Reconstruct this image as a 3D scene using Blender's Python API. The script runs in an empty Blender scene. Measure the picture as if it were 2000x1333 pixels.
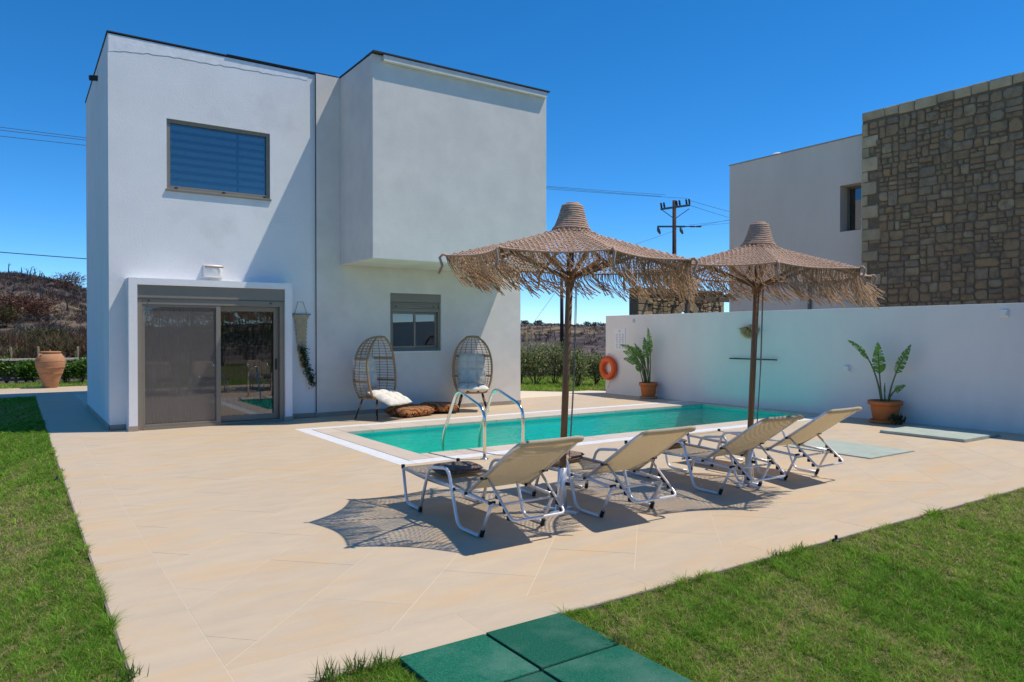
import bpy, math, random
import numpy as np
from mathutils import Vector, Matrix
random.seed(7); rng = np.random.default_rng(7)
sc = bpy.context.scene; col = sc.collection
R = math.radians
# ------------------------------------------------------------------ camera, sky, sun, exposure
F, YAW, PIT, CH = 1428.0, 0.598, -0.00916, 1.6
cam = bpy.data.cameras.new('camera'); cam.sensor_width = 36; cam.lens = F / 2000 * 36
cam.clip_start = 0.05; cam.clip_end = 6000
co = bpy.data.objects.new('camera', cam); col.objects.link(co)
co.location = (0, 0, CH); co.rotation_euler = (math.pi / 2 + PIT, 0, -YAW); sc.camera = co
SUN = Vector((0.45, -0.23, 1.0)).normalized()            # direction towards the sun
SEL = math.asin(SUN.z); SAZ = math.atan2(SUN.x, SUN.y)
w = bpy.data.worlds.new('World'); sc.world = w; w.use_nodes = True
wn = w.node_tree.nodes; bg = wn['Background']
sky = wn.new('ShaderNodeTexSky'); sky.sky_type = 'NISHITA'; sky.sun_disc = False
sky.sun_elevation = SEL; sky.sun_rotation = SAZ; sky.altitude = 0
sky.air_density = 0.6; sky.dust_density = 0.0; sky.ozone_density = 7.0
hsv = wn.new('ShaderNodeHueSaturation'); hsv.inputs['Hue'].default_value = 0.496; hsv.inputs['Saturation'].default_value = 1.24
w.node_tree.links.new(sky.outputs[0], hsv.inputs['Color']); w.node_tree.links.new(hsv.outputs[0], bg.inputs[0]); bg.inputs[1].default_value = 0.15
sd = bpy.data.lights.new('sun', 'SUN'); sd.energy = 3.5; sd.angle = R(0.53); sd.color = (1, 0.925, 0.82)
so = bpy.data.objects.new('sun', sd); col.objects.link(so); so.location = (10, -5, 25)
so.rotation_euler = SUN.to_track_quat('Z', 'Y').to_euler()
sc.view_settings.view_transform = 'Standard'; sc.view_settings.look = 'None'
sc.view_settings.exposure = 0.34; sc.view_settings.gamma = 1.0; sc.view_settings.use_curve_mapping = False
sc.render.engine = 'CYCLES'; sc.cycles.max_bounces = 10; sc.cycles.transparent_max_bounces = 16
sc.cycles.caustics_reflective = False; sc.cycles.caustics_refractive = False
# pixel helpers (2000 x 1333 photograph): a pixel is only a direction, the distance comes from a plane
fv = np.array([math.sin(YAW) * math.cos(PIT), math.cos(YAW) * math.cos(PIT), math.sin(PIT)])
rv = np.array([math.cos(YAW), -math.sin(YAW), 0]); uv_ = np.cross(rv, fv); C0 = np.array([0, 0, CH])
def ray(x, y): return fv + rv * (x - 1000) / F + uv_ * (666.5 - y) / F
def gr(x, y, z=0.0):
    d = ray(x, y); return C0 + d * (z - CH) / d[2]
def onX(x, y, X): d = ray(x, y); return C0 + d * X / d[0]
def onY(x, y, Y): d = ray(x, y); return C0 + d * Y / d[1]
def onD(x, y, D): return C0 + ray(x, y) * D              # at depth D along the view direction
# ------------------------------------------------------------------ materials
def mat(name, c1, c2=None, scale=4.0, rough=0.75, bump=0.0, bscale=60.0, metal=0.0, detail=6.0, lo=0.35, hi=0.65,
        spec=0.4, stretch=None, c3=None, s3=1.0, lo3=0.55, hi3=0.75, orand=0.0, world=False, ramp=None, transl=0.0, attr=None, bdist=0.01, coat=0):
    m = bpy.data.materials.new(name); m.use_nodes = True
    nt = m.node_tree; N = nt.nodes; L = nt.links; b = N['Principled BSDF']
    b.inputs['Roughness'].default_value = rough; b.inputs['Metallic'].default_value = metal
    b.inputs['Specular IOR Level'].default_value = spec
    if coat: b.inputs['Coat Weight'].default_value = coat
    if world: vec = N.new('ShaderNodeNewGeometry').outputs['Position']
    else: vec = N.new('ShaderNodeTexCoord').outputs['Object']
    if stretch:
        mp = N.new('ShaderNodeMapping'); mp.inputs['Scale'].default_value = stretch; L.new(vec, mp.inputs[0]); svec = mp.outputs[0]
    else: svec = vec
    if not world:
        oi = N.new('ShaderNodeObjectInfo'); ad = N.new('ShaderNodeVectorMath'); ad.operation = 'ADD'
        ml = N.new('ShaderNodeMath'); ml.operation = 'MULTIPLY'; ml.inputs[1].default_value = 37.0
        L.new(oi.outputs['Random'], ml.inputs[0]); L.new(svec, ad.inputs[0]); L.new(ml.outputs[0], ad.inputs[1]); svec = ad.outputs[0]
    def noise(s, d, v):
        n = N.new('ShaderNodeTexNoise'); n.inputs['Scale'].default_value = s; n.inputs['Detail'].default_value = d
        n.inputs['Roughness'].default_value = 0.6; L.new(v, n.inputs['Vector']); return n.outputs['Fac']
    def rmp(f, a, z):
        r = N.new('ShaderNodeMapRange'); r.inputs[1].default_value = a; r.inputs[2].default_value = z; L.new(f, r.inputs[0]); return r.outputs[0]
    def mix(f, a, bb):
        x = N.new('ShaderNodeMix'); x.data_type = 'RGBA'
        for i, v in ((0, f), (6, a), (7, bb)):
            if hasattr(v, 'links'): L.new(v, x.inputs[i])
            else: x.inputs[i].default_value = v if i == 0 else (*v, 1)
        return x.outputs[2]
    out = c1
    if attr:
        a = N.new('ShaderNodeAttribute'); a.attribute_name = attr; out = a.outputs['Color']
    if ramp:
        cr = N.new('ShaderNodeValToRGB'); e = cr.color_ramp.elements
        cr.color_ramp.interpolation = 'LINEAR'
        for i, c in enumerate(ramp):
            p = i / (len(ramp) - 1)
            if i == 0: e[0].position = 0; e[0].color = (*c, 1)
            elif i == len(ramp) - 1: e[-1].position = 1; e[-1].color = (*c, 1)
            else: q = e.new(p); q.color = (*c, 1)
        o2 = N.new('ShaderNodeObjectInfo'); L.new(o2.outputs['Random'], cr.inputs[0]); out = cr.outputs[0]
    if c2: out = mix(rmp(noise(scale, detail, svec), lo, hi), out, c2)
    if c3: out = mix(rmp(noise(s3, 4.0, svec), lo3, hi3), out, c3)
    if orand:
        o2 = N.new('ShaderNodeObjectInfo'); hs = N.new('ShaderNodeHueSaturation')
        mr = N.new('ShaderNodeMapRange'); mr.inputs[3].default_value = 1 - orand; mr.inputs[4].default_value = 1 + orand
        L.new(o2.outputs['Random'], mr.inputs[0]); L.new(mr.outputs[0], hs.inputs['Value'])
        if hasattr(out, 'links'): L.new(out, hs.inputs['Color'])
        else: hs.inputs['Color'].default_value = (*out, 1)
        out = hs.outputs[0]
    if hasattr(out, 'links'): L.new(out, b.inputs['Base Color'])
    else: b.inputs['Base Color'].default_value = (*out, 1)
    if bump:
        bn = N.new('ShaderNodeBump'); bn.inputs['Strength'].default_value = bump; bn.inputs['Distance'].default_value = bdist
        L.new(noise(bscale, 5.0, vec), bn.inputs['Height']); L.new(bn.outputs[0], b.inputs['Normal'])
    if transl:
        t = N.new('ShaderNodeBsdfTranslucent'); ms = N.new('ShaderNodeMixShader'); ms.inputs[0].default_value = transl
        if hasattr(out, 'links'): L.new(out, t.inputs[0])
        else: t.inputs[0].default_value = (*out, 1)
        L.new(b.outputs[0], ms.inputs[1]); L.new(t.outputs[0], ms.inputs[2]); L.new(ms.outputs[0], N['Material Output'].inputs[0])
    return m
def glass_mat(name, ior=1.75, tint=(0.82, 0.86, 0.86), bump=0.0, bscale=1.5):
    m = bpy.data.materials.new(name); m.use_nodes = True; nt = m.node_tree; N = nt.nodes; L = nt.links
    N.remove(N['Principled BSDF'])
    t = N.new('ShaderNodeBsdfTransparent'); t.inputs[0].default_value = (*tint, 1)
    g = N.new('ShaderNodeBsdfGlossy'); g.inputs['Roughness'].default_value = 0.01
    f = N.new('ShaderNodeFresnel'); f.inputs['IOR'].default_value = ior; x = N.new('ShaderNodeMixShader')
    L.new(f.outputs[0], x.inputs[0]); L.new(t.outputs[0], x.inputs[1]); L.new(g.outputs[0], x.inputs[2]); L.new(x.outputs[0], N['Material Output'].inputs[0])
    if bump:
        vec = N.new('ShaderNodeNewGeometry').outputs['Position']
        mp = N.new('ShaderNodeMapping'); mp.inputs['Rotation'].default_value = (0, 0, 0.5); mp.inputs['Scale'].default_value = (1, 1.9, 1); L.new(vec, mp.inputs[0])
        n = N.new('ShaderNodeTexNoise'); n.inputs['Scale'].default_value = bscale; n.inputs['Detail'].default_value = 3; L.new(mp.outputs[0], n.inputs['Vector'])
        b = N.new('ShaderNodeBump'); b.inputs['Strength'].default_value = bump; b.inputs['Distance'].default_value = 0.05
        L.new(n.outputs['Fac'], b.inputs['Height']); L.new(b.outputs[0], g.inputs['Normal']); L.new(b.outputs[0], f.inputs['Normal'])
    return m
def screen_mat(name, c, a):
    m = bpy.data.materials.new(name); m.use_nodes = True; N = m.node_tree.nodes; L = m.node_tree.links
    t = N.new('ShaderNodeBsdfTransparent'); x = N.new('ShaderNodeMixShader'); x.inputs[0].default_value = a
    N['Principled BSDF'].inputs['Base Color'].default_value = (*c, 1); N['Principled BSDF'].inputs['Roughness'].default_value = 0.7
    L.new(t.outputs[0], x.inputs[1]); L.new(N['Principled BSDF'].outputs[0], x.inputs[2]); L.new(x.outputs[0], N['Material Output'].inputs[0]); return m
M = {}
M['white'] = mat('white_stucco', (0.83, 0.82, 0.80), (0.78, 0.77, 0.755), 1.3, 0.9, 0.38, 32, c3=(0.66, 0.64, 0.62), s3=0.7, lo3=0.6, hi3=0.8, world=True, spec=0.15, bdist=0.006)
M['greige'] = mat('greige_stucco', (0.775, 0.72, 0.645), (0.70, 0.65, 0.585), 2.0, 0.9, 0.38, 38, c3=(0.66, 0.61, 0.545), s3=0.9, lo3=0.58, hi3=0.8, world=True, spec=0.15, bdist=0.006)
M['peel'] = mat('peeling_paint', (0.86, 0.86, 0.86), (0.76, 0.76, 0.76), 9, 0.85, 0.3, 20, world=True, spec=0.15)
M['bwall'] = mat('boundary_stucco', (0.83, 0.785, 0.735), (0.77, 0.73, 0.685), 1.1, 0.9, 0.4, 40, c3=(0.6, 0.57, 0.55), s3=0.5, lo3=0.58, hi3=0.82, world=True, spec=0.15, stretch=(1, 1, 0.35))
M['nwall'] = mat('neighbour_stucco', (0.72, 0.61, 0.50), (0.66, 0.56, 0.46), 0.9, 0.9, 0.3, 40, world=True, spec=0.15, stretch=(1, 1, 0.4))
M['dark'] = mat('dark_metal', (0.03, 0.03, 0.03), rough=0.55)
M['black'] = mat('black_plastic', (0.012, 0.012, 0.014), rough=0.45)
M['room'] = mat('room_plaster', (0.35, 0.33, 0.3), rough=0.9)
M['alu'] = mat('taupe_aluminium', (0.235, 0.205, 0.155), (0.22, 0.19, 0.145), 3, 0.42, 0.05, 300, spec=0.5)
M['alu_dk'] = mat('dark_taupe_aluminium', (0.16, 0.14, 0.11), rough=0.45)
M['skirt'] = mat('skirting_stone', (0.40, 0.33, 0.26), (0.34, 0.28, 0.22), 6, 0.7, world=True)
M['glass'] = glass_mat('window_glass', 2.6, (0.7, 0.74, 0.74))
M['glass2'] = glass_mat('clear_glass', 2.7, (0.85, 0.88, 0.9))
M['water'] = glass_mat('pool_water', 1.27, (0.60, 0.99, 0.93), 1.0, 3.6)
M['screen'] = screen_mat('insect_mesh', (0.22, 0.20, 0.18), 0.4)
M['curtain'] = mat('curtain_cloth', (0.33, 0.29, 0.23), rough=0.95, transl=0.2)
M['blind'] = mat('blind_band', (0.85, 0.87, 0.9), rough=0.8)
M['blind2'] = screen_mat('blind_mesh', (0.4, 0.43, 0.47), 0.45)
M['tile'] = mat('sandstone_slab', (0.555, 0.445, 0.31), (0.49, 0.40, 0.295), 2.2, 0.62, 0.12, 35, c3=(0.59, 0.41, 0.23), s3=0.8, lo3=0.48, hi3=0.74, world=True, stretch=(1.0, 2.8, 1), orand=0.025, lo=0.38, hi=0.72, detail=9, spec=0.3)
M['grout'] = mat('pale_grout', (0.65, 0.56, 0.43), rough=0.9, world=True)
M['slabside'] = mat('slab_concrete', (0.3, 0.25, 0.2), (0.18, 0.15, 0.12), 9, 0.95, 0.4, 30, world=True)
M['coping'] = mat('coping_stone', (0.60, 0.50, 0.41), (0.55, 0.46, 0.37), 2.5, 0.6, 0.1, 40, orand=0.05, world=True)
M['grate'] = mat('white_grate', (0.76, 0.76, 0.77), (0.68, 0.68, 0.69), 8, 0.5, 0.2, 90, world=True)
M['mosaic'] = mat('turquoise_mosaic', (0.015, 0.88, 0.80), (0.01, 0.74, 0.70), 1.2, 0.4, 0.0, world=True, detail=3)
M['chrome'] = mat('polished_steel', (0.78, 0.74, 0.68), rough=0.16, metal=1.0)
M['wood'] = mat('parasol_wood', (0.25, 0.13, 0.06), (0.17, 0.085, 0.04), 8, 0.5, 0.15, 50, stretch=(6, 6, 0.6))
M['rope'] = mat('macrame_rope', (0.64, 0.44, 0.32), (0.50, 0.34, 0.24), 30, 0.95, 0.3, 300, transl=0.12, spec=0.1)
M['fringe'] = mat('fringe_rope', (0.62, 0.45, 0.31), (0.46, 0.32, 0.20), 20, 0.95, transl=0.22, spec=0.1)
M['cord'] = mat('grey_cord', (0.2, 0.19, 0.17), rough=0.8)
M['frame'] = mat('white_aluminium_tube', (0.72, 0.70, 0.71), rough=0.3, metal=0.35, spec=0.5)
M['sling'] = mat('cream_sling', (0.80, 0.70, 0.52), (0.74, 0.64, 0.47), 40, 0.85, 0.3, 250, transl=0.55, spec=0.15)
M['towel'] = mat('brown_towel', (0.17, 0.115, 0.085), (0.30, 0.23, 0.185), 35, 1.0, 0.8, 120, spec=0.05)
M['btowel'] = mat('beige_towel', (0.55, 0.42, 0.25), (0.45, 0.33, 0.19), 40, 1.0, 0.6, 120, spec=0.05)
M['rattan'] = mat('rattan', (0.40, 0.245, 0.11), (0.28, 0.16, 0.07), 20, 0.55, 0.2, 100)
M['cushion'] = mat('offwhite_cushion', (0.76, 0.70, 0.60), (0.70, 0.64, 0.55), 12, 0.95, 0.3, 90, spec=0.1)
M['terra'] = mat('orange_terracotta', (0.55, 0.165, 0.04), (0.48, 0.14, 0.035), 6, 0.6, 0.1, 60)
M['jar'] = mat('jar_clay', (0.50, 0.25, 0.125), (0.40, 0.19, 0.09), 5, 0.85, 0.4, 30, stretch=(1, 1, 5))
M['soil'] = mat('pot_soil', (0.05, 0.035, 0.025), rough=1, bump=0.8, bscale=60)
M['saucer'] = mat('clay_saucer', (0.38, 0.22, 0.14), rough=0.8)
M['orange'] = mat('orange_plastic', (0.80, 0.115, 0.01), (0.72, 0.09, 0.008), 5, 0.45)
M['signw'] = mat('sign_board', (0.80, 0.80, 0.80), rough=0.4)
M['ink'] = mat('grey_ink', (0.46, 0.48, 0.52), rough=0.7)
M['rubber'] = mat('green_rubber', (0.010, 0.115, 0.066), (0.022, 0.20, 0.125), 90, 0.95, 1.0, 180, c3=(0.10, 0.235, 0.17), s3=3.2, lo3=0.46, hi3=0.75, orand=0.2, spec=0.2)
M['hatch'] = mat('pale_green_hatch', (0.40, 0.45, 0.38), (0.34, 0.39, 0.33), 5, 0.75, 0.3, 60, c3=(0.48, 0.5, 0.42), s3=2, world=True)
M['leaf'] = mat('leaf_green', (0.05, 0.1, 0.02), attr='col', rough=0.5, transl=0.3, spec=0.35)
M['grass'] = mat('grass_blade', (0.05, 0.1, 0.02), attr='col', rough=0.65, transl=0.5, spec=0.15)
M['lawn'] = mat('lawn_soil', (0.10, 0.13, 0.035), (0.27, 0.21, 0.11), 6, 1.0, 0.8, 60, c3=(0.035, 0.07, 0.012), s3=25, lo3=0.4, hi3=0.6, world=True, spec=0.05)
M['bark'] = mat('bark', (0.09, 0.065, 0.045), (0.05, 0.035, 0.025), 10, 0.95, 0.5, 40)
M['terrain'] = mat('burnt_land', (0.115, 0.092, 0.088), (0.27, 0.20, 0.11), 0.035, 1.0, 0.0, detail=9, lo=0.47, hi=0.62, c3=(0.055, 0.045, 0.045), s3=0.16, lo3=0.45, hi3=0.62, world=True, spec=0.05)
M['drygrass'] = mat('dry_grass', (0.36, 0.27, 0.15), attr='col', rough=0.95, transl=0.2, spec=0.05)
M['stone'] = mat('field_stone', (0.3, 0.2, 0.1), c2=(0.13, 0.10, 0.075), scale=5, lo=0.45, hi=0.8, rough=0.9, bump=0.9, bscale=14, bdist=0.03,
                 ramp=[(0.28, 0.195, 0.115), (0.34, 0.225, 0.12), (0.30, 0.22, 0.14), (0.38, 0.235, 0.115), (0.27, 0.20, 0.135), (0.42, 0.31, 0.18), (0.32, 0.20, 0.105), (0.35, 0.265, 0.175)], spec=0.15)
M['quoin'] = mat('pale_quoin', (0.50, 0.375, 0.23), (0.38, 0.285, 0.17), 4, 0.9, 0.6, 25, orand=0.2, spec=0.15)
M['mortar'] = mat('grey_mortar', (0.21, 0.155, 0.10), (0.15, 0.11, 0.075), 8, 1.0, 0.6, 40, world=True, spec=0.1)
M['ystone'] = mat('yellow_stone', (0.42, 0.31, 0.16), c2=(0.22, 0.15, 0.08), scale=4, rough=0.9, bump=0.8, bscale=14, ramp=[(0.56, 0.42, 0.24), (0.46, 0.33, 0.18), (0.64, 0.50, 0.30), (0.40, 0.29, 0.17)], spec=0.15)
M['beam'] = mat('grey_timber', (0.19, 0.14, 0.095), (0.13, 0.095, 0.065), 5, 0.9, 0.4, 30)
M['polewood'] = mat('tarred_pole', (0.075, 0.032, 0.026), (0.05, 0.022, 0.018), 4, 0.85)
M['steel'] = mat('galvanised', (0.16, 0.17, 0.15), rough=0.6, metal=0.3)
M['wire'] = mat('wire', (0.10, 0.11, 0.13), rough=0.6)
M['macrame'] = mat('cream_weave', (0.52, 0.42, 0.28), (0.44, 0.35, 0.22), 20, 0.95, 0.8, 90, spec=0.1)
M['straw'] = mat('straw', (0.72, 0.50, 0.24), (0.56, 0.37, 0.17), 20, 0.95, transl=0.15, spec=0.1)
M['fencewood'] = mat('fence_slat', (0.17, 0.13, 0.10), (0.12, 0.09, 0.07), 5, 0.85, 0.2, 40, stretch=(0.5, 4, 4))
M['cap'] = mat('pale_cap', (0.58, 0.50, 0.40), rough=0.85)
M['pampas'] = mat('pampas_plume', (0.85, 0.72, 0.46), rough=1, transl=0.3)
M['lamp'] = mat('white_enamel', (0.78, 0.77, 0.74), rough=0.4)
M['kilim'] = None
def kilim():
    m = bpy.data.materials.new('kilim_weave'); m.use_nodes = True; N = m.node_tree.nodes; L = m.node_tree.links; b = N['Principled BSDF']; b.inputs['Roughness'].default_value = 1
    tc = N.new('ShaderNodeTexCoord'); a = N.new('ShaderNodeTexWave'); a.wave_type = 'BANDS'; a.bands_direction = 'DIAGONAL'; a.wave_profile = 'TRI'; a.inputs['Scale'].default_value = 2.6; a.inputs['Distortion'].default_value = 6; a.inputs['Detail Scale'].default_value = 2
    L.new(tc.outputs['Object'], a.inputs[0]); cr = N.new('ShaderNodeValToRGB'); cr.color_ramp.interpolation = 'CONSTANT'; e = cr.color_ramp.elements
    cs = [(0.03, 0.015, 0.01), (0.36, 0.09, 0.02), (0.48, 0.19, 0.04), (0.04, 0.02, 0.012), (0.45, 0.32, 0.15), (0.22, 0.04, 0.012)]
    e[0].color = (*cs[0], 1); e[1].position = 0.85; e[1].color = (*cs[5], 1)
    for i in range(1, 5): q = e.new(i / 5.8); q.color = (*cs[i], 1)
    L.new(a.outputs['Fac'], cr.inputs[0]); L.new(cr.outputs[0], b.inputs['Base Color']); return m
M['kilim'] = kilim()
# ------------------------------------------------------------------ mesh helpers
def mkobj(name, me, m, parent=None):
    o = bpy.data.objects.new(name, me); col.objects.link(o)
    if m is not None and me is not None and not me.materials: me.materials.append(M[m] if isinstance(m, str) else m)
    o.parent = parent; return o
def tag(o, label=None, cat=None, group=None, kind=None):
    if label: o['label'] = label
    if cat: o['category'] = cat
    if group: o['group'] = group
    if kind: o['kind'] = kind
    return o
def thing(name, label, cat, loc=(0, 0, 0), rz=0.0, group=None):
    o = bpy.data.objects.new(name, None); col.objects.link(o); o.empty_display_size = 0.2
    o.location = loc; o.rotation_euler = (0, 0, rz); return tag(o, label, cat, group)
def copy_tree(o, parent=None):
    c = o.copy(); col.objects.link(c); c.parent = parent
    for ch in o.children: copy_tree(ch, c)
    return c
class MB:
    def __init__(s): s.v = []; s.f = []
    def add(s, V, Fc):
        n = len(s.v); s.v += [tuple(map(float, p)) for p in V]; s.f += [tuple(i + n for i in f) for f in Fc]; return s
    def box(s, x0, x1, y0, y1, z0, z1):
        return s.add([(x0, y0, z0), (x1, y0, z0), (x1, y1, z0), (x0, y1, z0), (x0, y0, z1), (x1, y0, z1), (x1, y1, z1), (x0, y1, z1)],
                     [(0, 3, 2, 1), (4, 5, 6, 7), (0, 1, 5, 4), (1, 2, 6, 5), (2, 3, 7, 6), (3, 0, 4, 7)])
    def tube(s, path, r, n=8, closed=False, caps=True):
        P = [Vector(p) for p in path]; k = len(P); rr = r if hasattr(r, '__len__') else [r] * k
        T = []
        for i in range(k):
            a = P[(i - 1) % k] if (closed or i > 0) else P[i]; b = P[(i + 1) % k] if (closed or i < k - 1) else P[i]
            d = (b - a); T.append(d.normalized() if d.length > 1e-9 else Vector((0, 0, 1)))
        u = T[0].orthogonal().normalized(); V = []
        for i in range(k):
            u = (u - T[i] * u.dot(T[i])); u = u.normalized() if u.length > 1e-6 else T[i].orthogonal().normalized()
            w2 = T[i].cross(u)
            for j in range(n):
                a = 2 * math.pi * j / n; V.append(P[i] + (u * math.cos(a) + w2 * math.sin(a)) * rr[i])
        Fc = []
        for i in range(k if closed else k - 1):
            for j in range(n):
                a = i * n + j; b = i * n + (j + 1) % n; i2 = (i + 1) % k
                Fc.append((a, b, i2 * n + (j + 1) % n, i2 * n + j))
        if caps and not closed: Fc += [tuple(range(n - 1, -1, -1)), tuple((k - 1) * n + j for j in range(n))]
        return s.add(V, Fc)
    def lathe(s, prof, n=24, c=(0, 0, 0), cap=True):
        V = []; Fc = []
        for r, z in prof:
            for j in range(n): a = 2 * math.pi * j / n; V.append((c[0] + r * math.cos(a), c[1] + r * math.sin(a), c[2] + z))
        for i in range(len(prof) - 1):
            for j in range(n): Fc.append((i * n + j, i * n + (j + 1) % n, (i + 1) * n + (j + 1) % n, (i + 1) * n + j))
        if cap: Fc += [tuple(range(n - 1, -1, -1)), tuple((len(prof) - 1) * n + j for j in range(n))]
        return s.add(V, Fc)
    def prism(s, poly, z0, z1):
        n = len(poly); V = [(x, y, z0) for x, y in poly] + [(x, y, z1) for x, y in poly]
        return s.add(V, [tuple(range(n - 1, -1, -1)), tuple(range(n, 2 * n))] + [(i, (i + 1) % n, n + (i + 1) % n, n + i) for i in range(n)])
    def mesh(s, name, smooth=False):
        me = bpy.data.meshes.new(name); me.from_pydata(s.v, [], s.f); me.update()
        if smooth: me.polygons.foreach_set('use_smooth', [True] * len(me.polygons))
        return me
    def build(s, name, m, parent=None, smooth=False, bevel=0.0):
        o = mkobj(name, s.mesh(name, smooth), m, parent)
        if bevel:
            b = o.modifiers.new('bevel', 'BEVEL'); b.width = bevel; b.segments = 2; b.limit_method = 'ANGLE'
        return o
def fil(path, rad, seg=5):
    """round the corners of a polyline"""
    P = [Vector(p) for p in path]; out = [P[0]]
    for i in range(1, len(P) - 1):
        a = (P[i - 1] - P[i]); b = (P[i + 1] - P[i]); r = min(rad, a.length * 0.48, b.length * 0.48)
        p0 = P[i] + a.normalized() * r; p1 = P[i] + b.normalized() * r
        for k in range(seg + 1):
            t = k / seg; out.append(p0.lerp(P[i], t).lerp(P[i].lerp(p1, t), t))
    out.append(P[-1]); return out
def npmesh(name, V, Fc, m, parent=None, colors=None, smooth=False):
    V = np.asarray(V, np.float32).reshape(-1, 3); Fc = np.asarray(Fc, np.int32); k = Fc.shape[1]
    me = bpy.data.meshes.new(name); me.vertices.add(len(V)); me.vertices.foreach_set('co', V.ravel())
    me.loops.add(Fc.size); me.loops.foreach_set('vertex_index', Fc.ravel())
    me.polygons.add(len(Fc)); me.polygons.foreach_set('loop_start', np.arange(0, Fc.size, k, dtype=np.int32))
    if smooth: me.polygons.foreach_set('use_smooth', np.ones(len(Fc), bool))
    me.update(calc_edges=True)
    if colors is not None:
        a = me.color_attributes.new('col', 'FLOAT_COLOR', 'POINT'); cc = np.ones((len(V), 4), np.float32); cc[:, :3] = colors; a.data.foreach_set('color', cc.ravel())
    return mkobj(name, me, m, parent)
_ph = rng.uniform(0, 6.28, (24, 3)); _dr = rng.normal(0, 1, (24, 2))
def fnoise(x, y, s, k=0, n=8):
    t = np.zeros_like(np.asarray(x, float))
    for i in range(n):
        d = _dr[(i + k) % 24]; t = t + np.sin((x * d[0] + y * d[1]) * s + _ph[(i + k) % 24, 0])
    return t / math.sqrt(n)
def leaves(P, Ldir, L, W, colr, fold=0.25):
    """one folded diamond leaf per point: P points, Ldir directions, L, W sizes -> V, F(tri), colours"""
    n = len(P); d = Ldir / np.linalg.norm(Ldir, axis=1, keepdims=True)
    a = np.cross(d, rng.normal(0, 1, (n, 3))); a /= np.linalg.norm(a, axis=1, keepdims=True); nn = np.cross(d, a)
    L = np.broadcast_to(L, (n,))[:, None]; W = np.broadcast_to(W, (n,))[:, None]
    V = np.stack([P, P + d * L * 0.45 + a * W * 0.5 + nn * W * fold, P + d * L, P + d * L * 0.45 - a * W * 0.5 + nn * W * fold], 1).reshape(-1, 3)
    b = np.arange(n)[:, None] * 4; Fc = np.concatenate([b + [0, 1, 2], b + [0, 2, 3]], 1).reshape(-1, 3)
    return V, Fc, np.repeat(colr, 4, axis=0)
def pick(pal, n, j=0.15):
    pal = np.array(pal); c = pal[rng.integers(0, len(pal), n)]; return np.clip(c * rng.uniform(1 - j * 2, 1 + j * 2, (n, 1)) * rng.uniform(1 - j / 2, 1 + j / 2, (n, 3)), 0, 1)
def clip(poly, n, d):
    """keep the part of a convex polygon with n.p <= d"""
    out = []
    for i in range(len(poly)):
        a, b = poly[i], poly[(i + 1) % len(poly)]; da = n[0] * a[0] + n[1] * a[1] - d; db = n[0] * b[0] + n[1] * b[1] - d
        if da <= 0: out.append(a)
        if (da < 0) != (db < 0) and abs(da - db) > 1e-9:
            t = da / (da - db); out.append((a[0] + (b[0] - a[0]) * t, a[1] + (b[1] - a[1]) * t))
    return out
def cliprect(poly, x0, x1, y0, y1):
    for n, d in (((-1, 0), -x0), ((1, 0), x1), ((0, -1), -y0), ((0, 1), y1)):
        if len(poly) >= 3: poly = clip(poly, n, d)
    return poly
def area(p): return abs(sum(p[i][0] * p[(i + 1) % len(p)][1] - p[(i + 1) % len(p)][0] * p[i][1] for i in range(len(p)))) / 2
def dedupe(p, e=0.004):
    o = []
    for q in p:
        if not o or math.hypot(q[0] - o[-1][0], q[1] - o[-1][1]) > e: o.append(q)
    if len(o) > 1 and math.hypot(o[0][0] - o[-1][0], o[0][1] - o[-1][1]) < e: o.pop()
    return o
# ================================================================== SETTING: terrain, lawn, patio
def height(x, y):
    a = np.degrees(np.arctan2(x, y)); Rr = np.hypot(x, y)
    def ss(t): t = np.clip(t, 0, 1); return t * t * (3 - 2 * t)
    g = np.exp(-((a + 1.0) / 9.0) ** 2) * 0.86 + 0.10 * np.exp(-((a - 14) / 9.0) ** 2)
    rise = ss((Rr - 46) / 80) * (1 - 0.55 * ss((Rr - 128) / 160))
    z = 9.6 * g * rise
    ring = ss((Rr - 70) / 170) * (1 - 0.3 * ss((Rr - 260) / 300))
    z = z + ring * (3.7 + 1.3 * np.sin(np.radians(a) * 9 + 1.0) + 0.7 * np.sin(np.radians(a) * 23))
    z = z + (0.35 * fnoise(x, y, 0.12, 3) + 0.18 * fnoise(x, y, 0.4, 9)) * ss((Rr - 45) / 40) + 0.5 * ss((Rr - 38) / 14) * np.exp(-((a - 1) / 8) ** 2)
    return z - 0.06
na = 420; rr = np.concatenate([[5.2, 10, 18, 26], np.linspace(32, 140, 70), np.geomspace(145, 3000, 50)]); nr = len(rr)
A, RR = np.meshgrid(np.linspace(0, 2 * np.pi, na, endpoint=False), rr)
px_, py_ = 8.6 + RR * np.cos(A), 10.2 + RR * np.sin(A)
V = np.stack([px_, py_, height(px_, py_)], -1).reshape(-1, 3)
ii, jj = np.meshgrid(np.arange(nr - 1), np.arange(na), indexing='ij'); j2 = (jj + 1) % na
Fq = np.stack([ii * na + jj, ii * na + j2, (ii + 1) * na + j2, (ii + 1) * na + jj], -1).reshape(-1, 4)
tag(npmesh('terrain', V, Fq, 'terrain', smooth=True), kind='structure')
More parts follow.
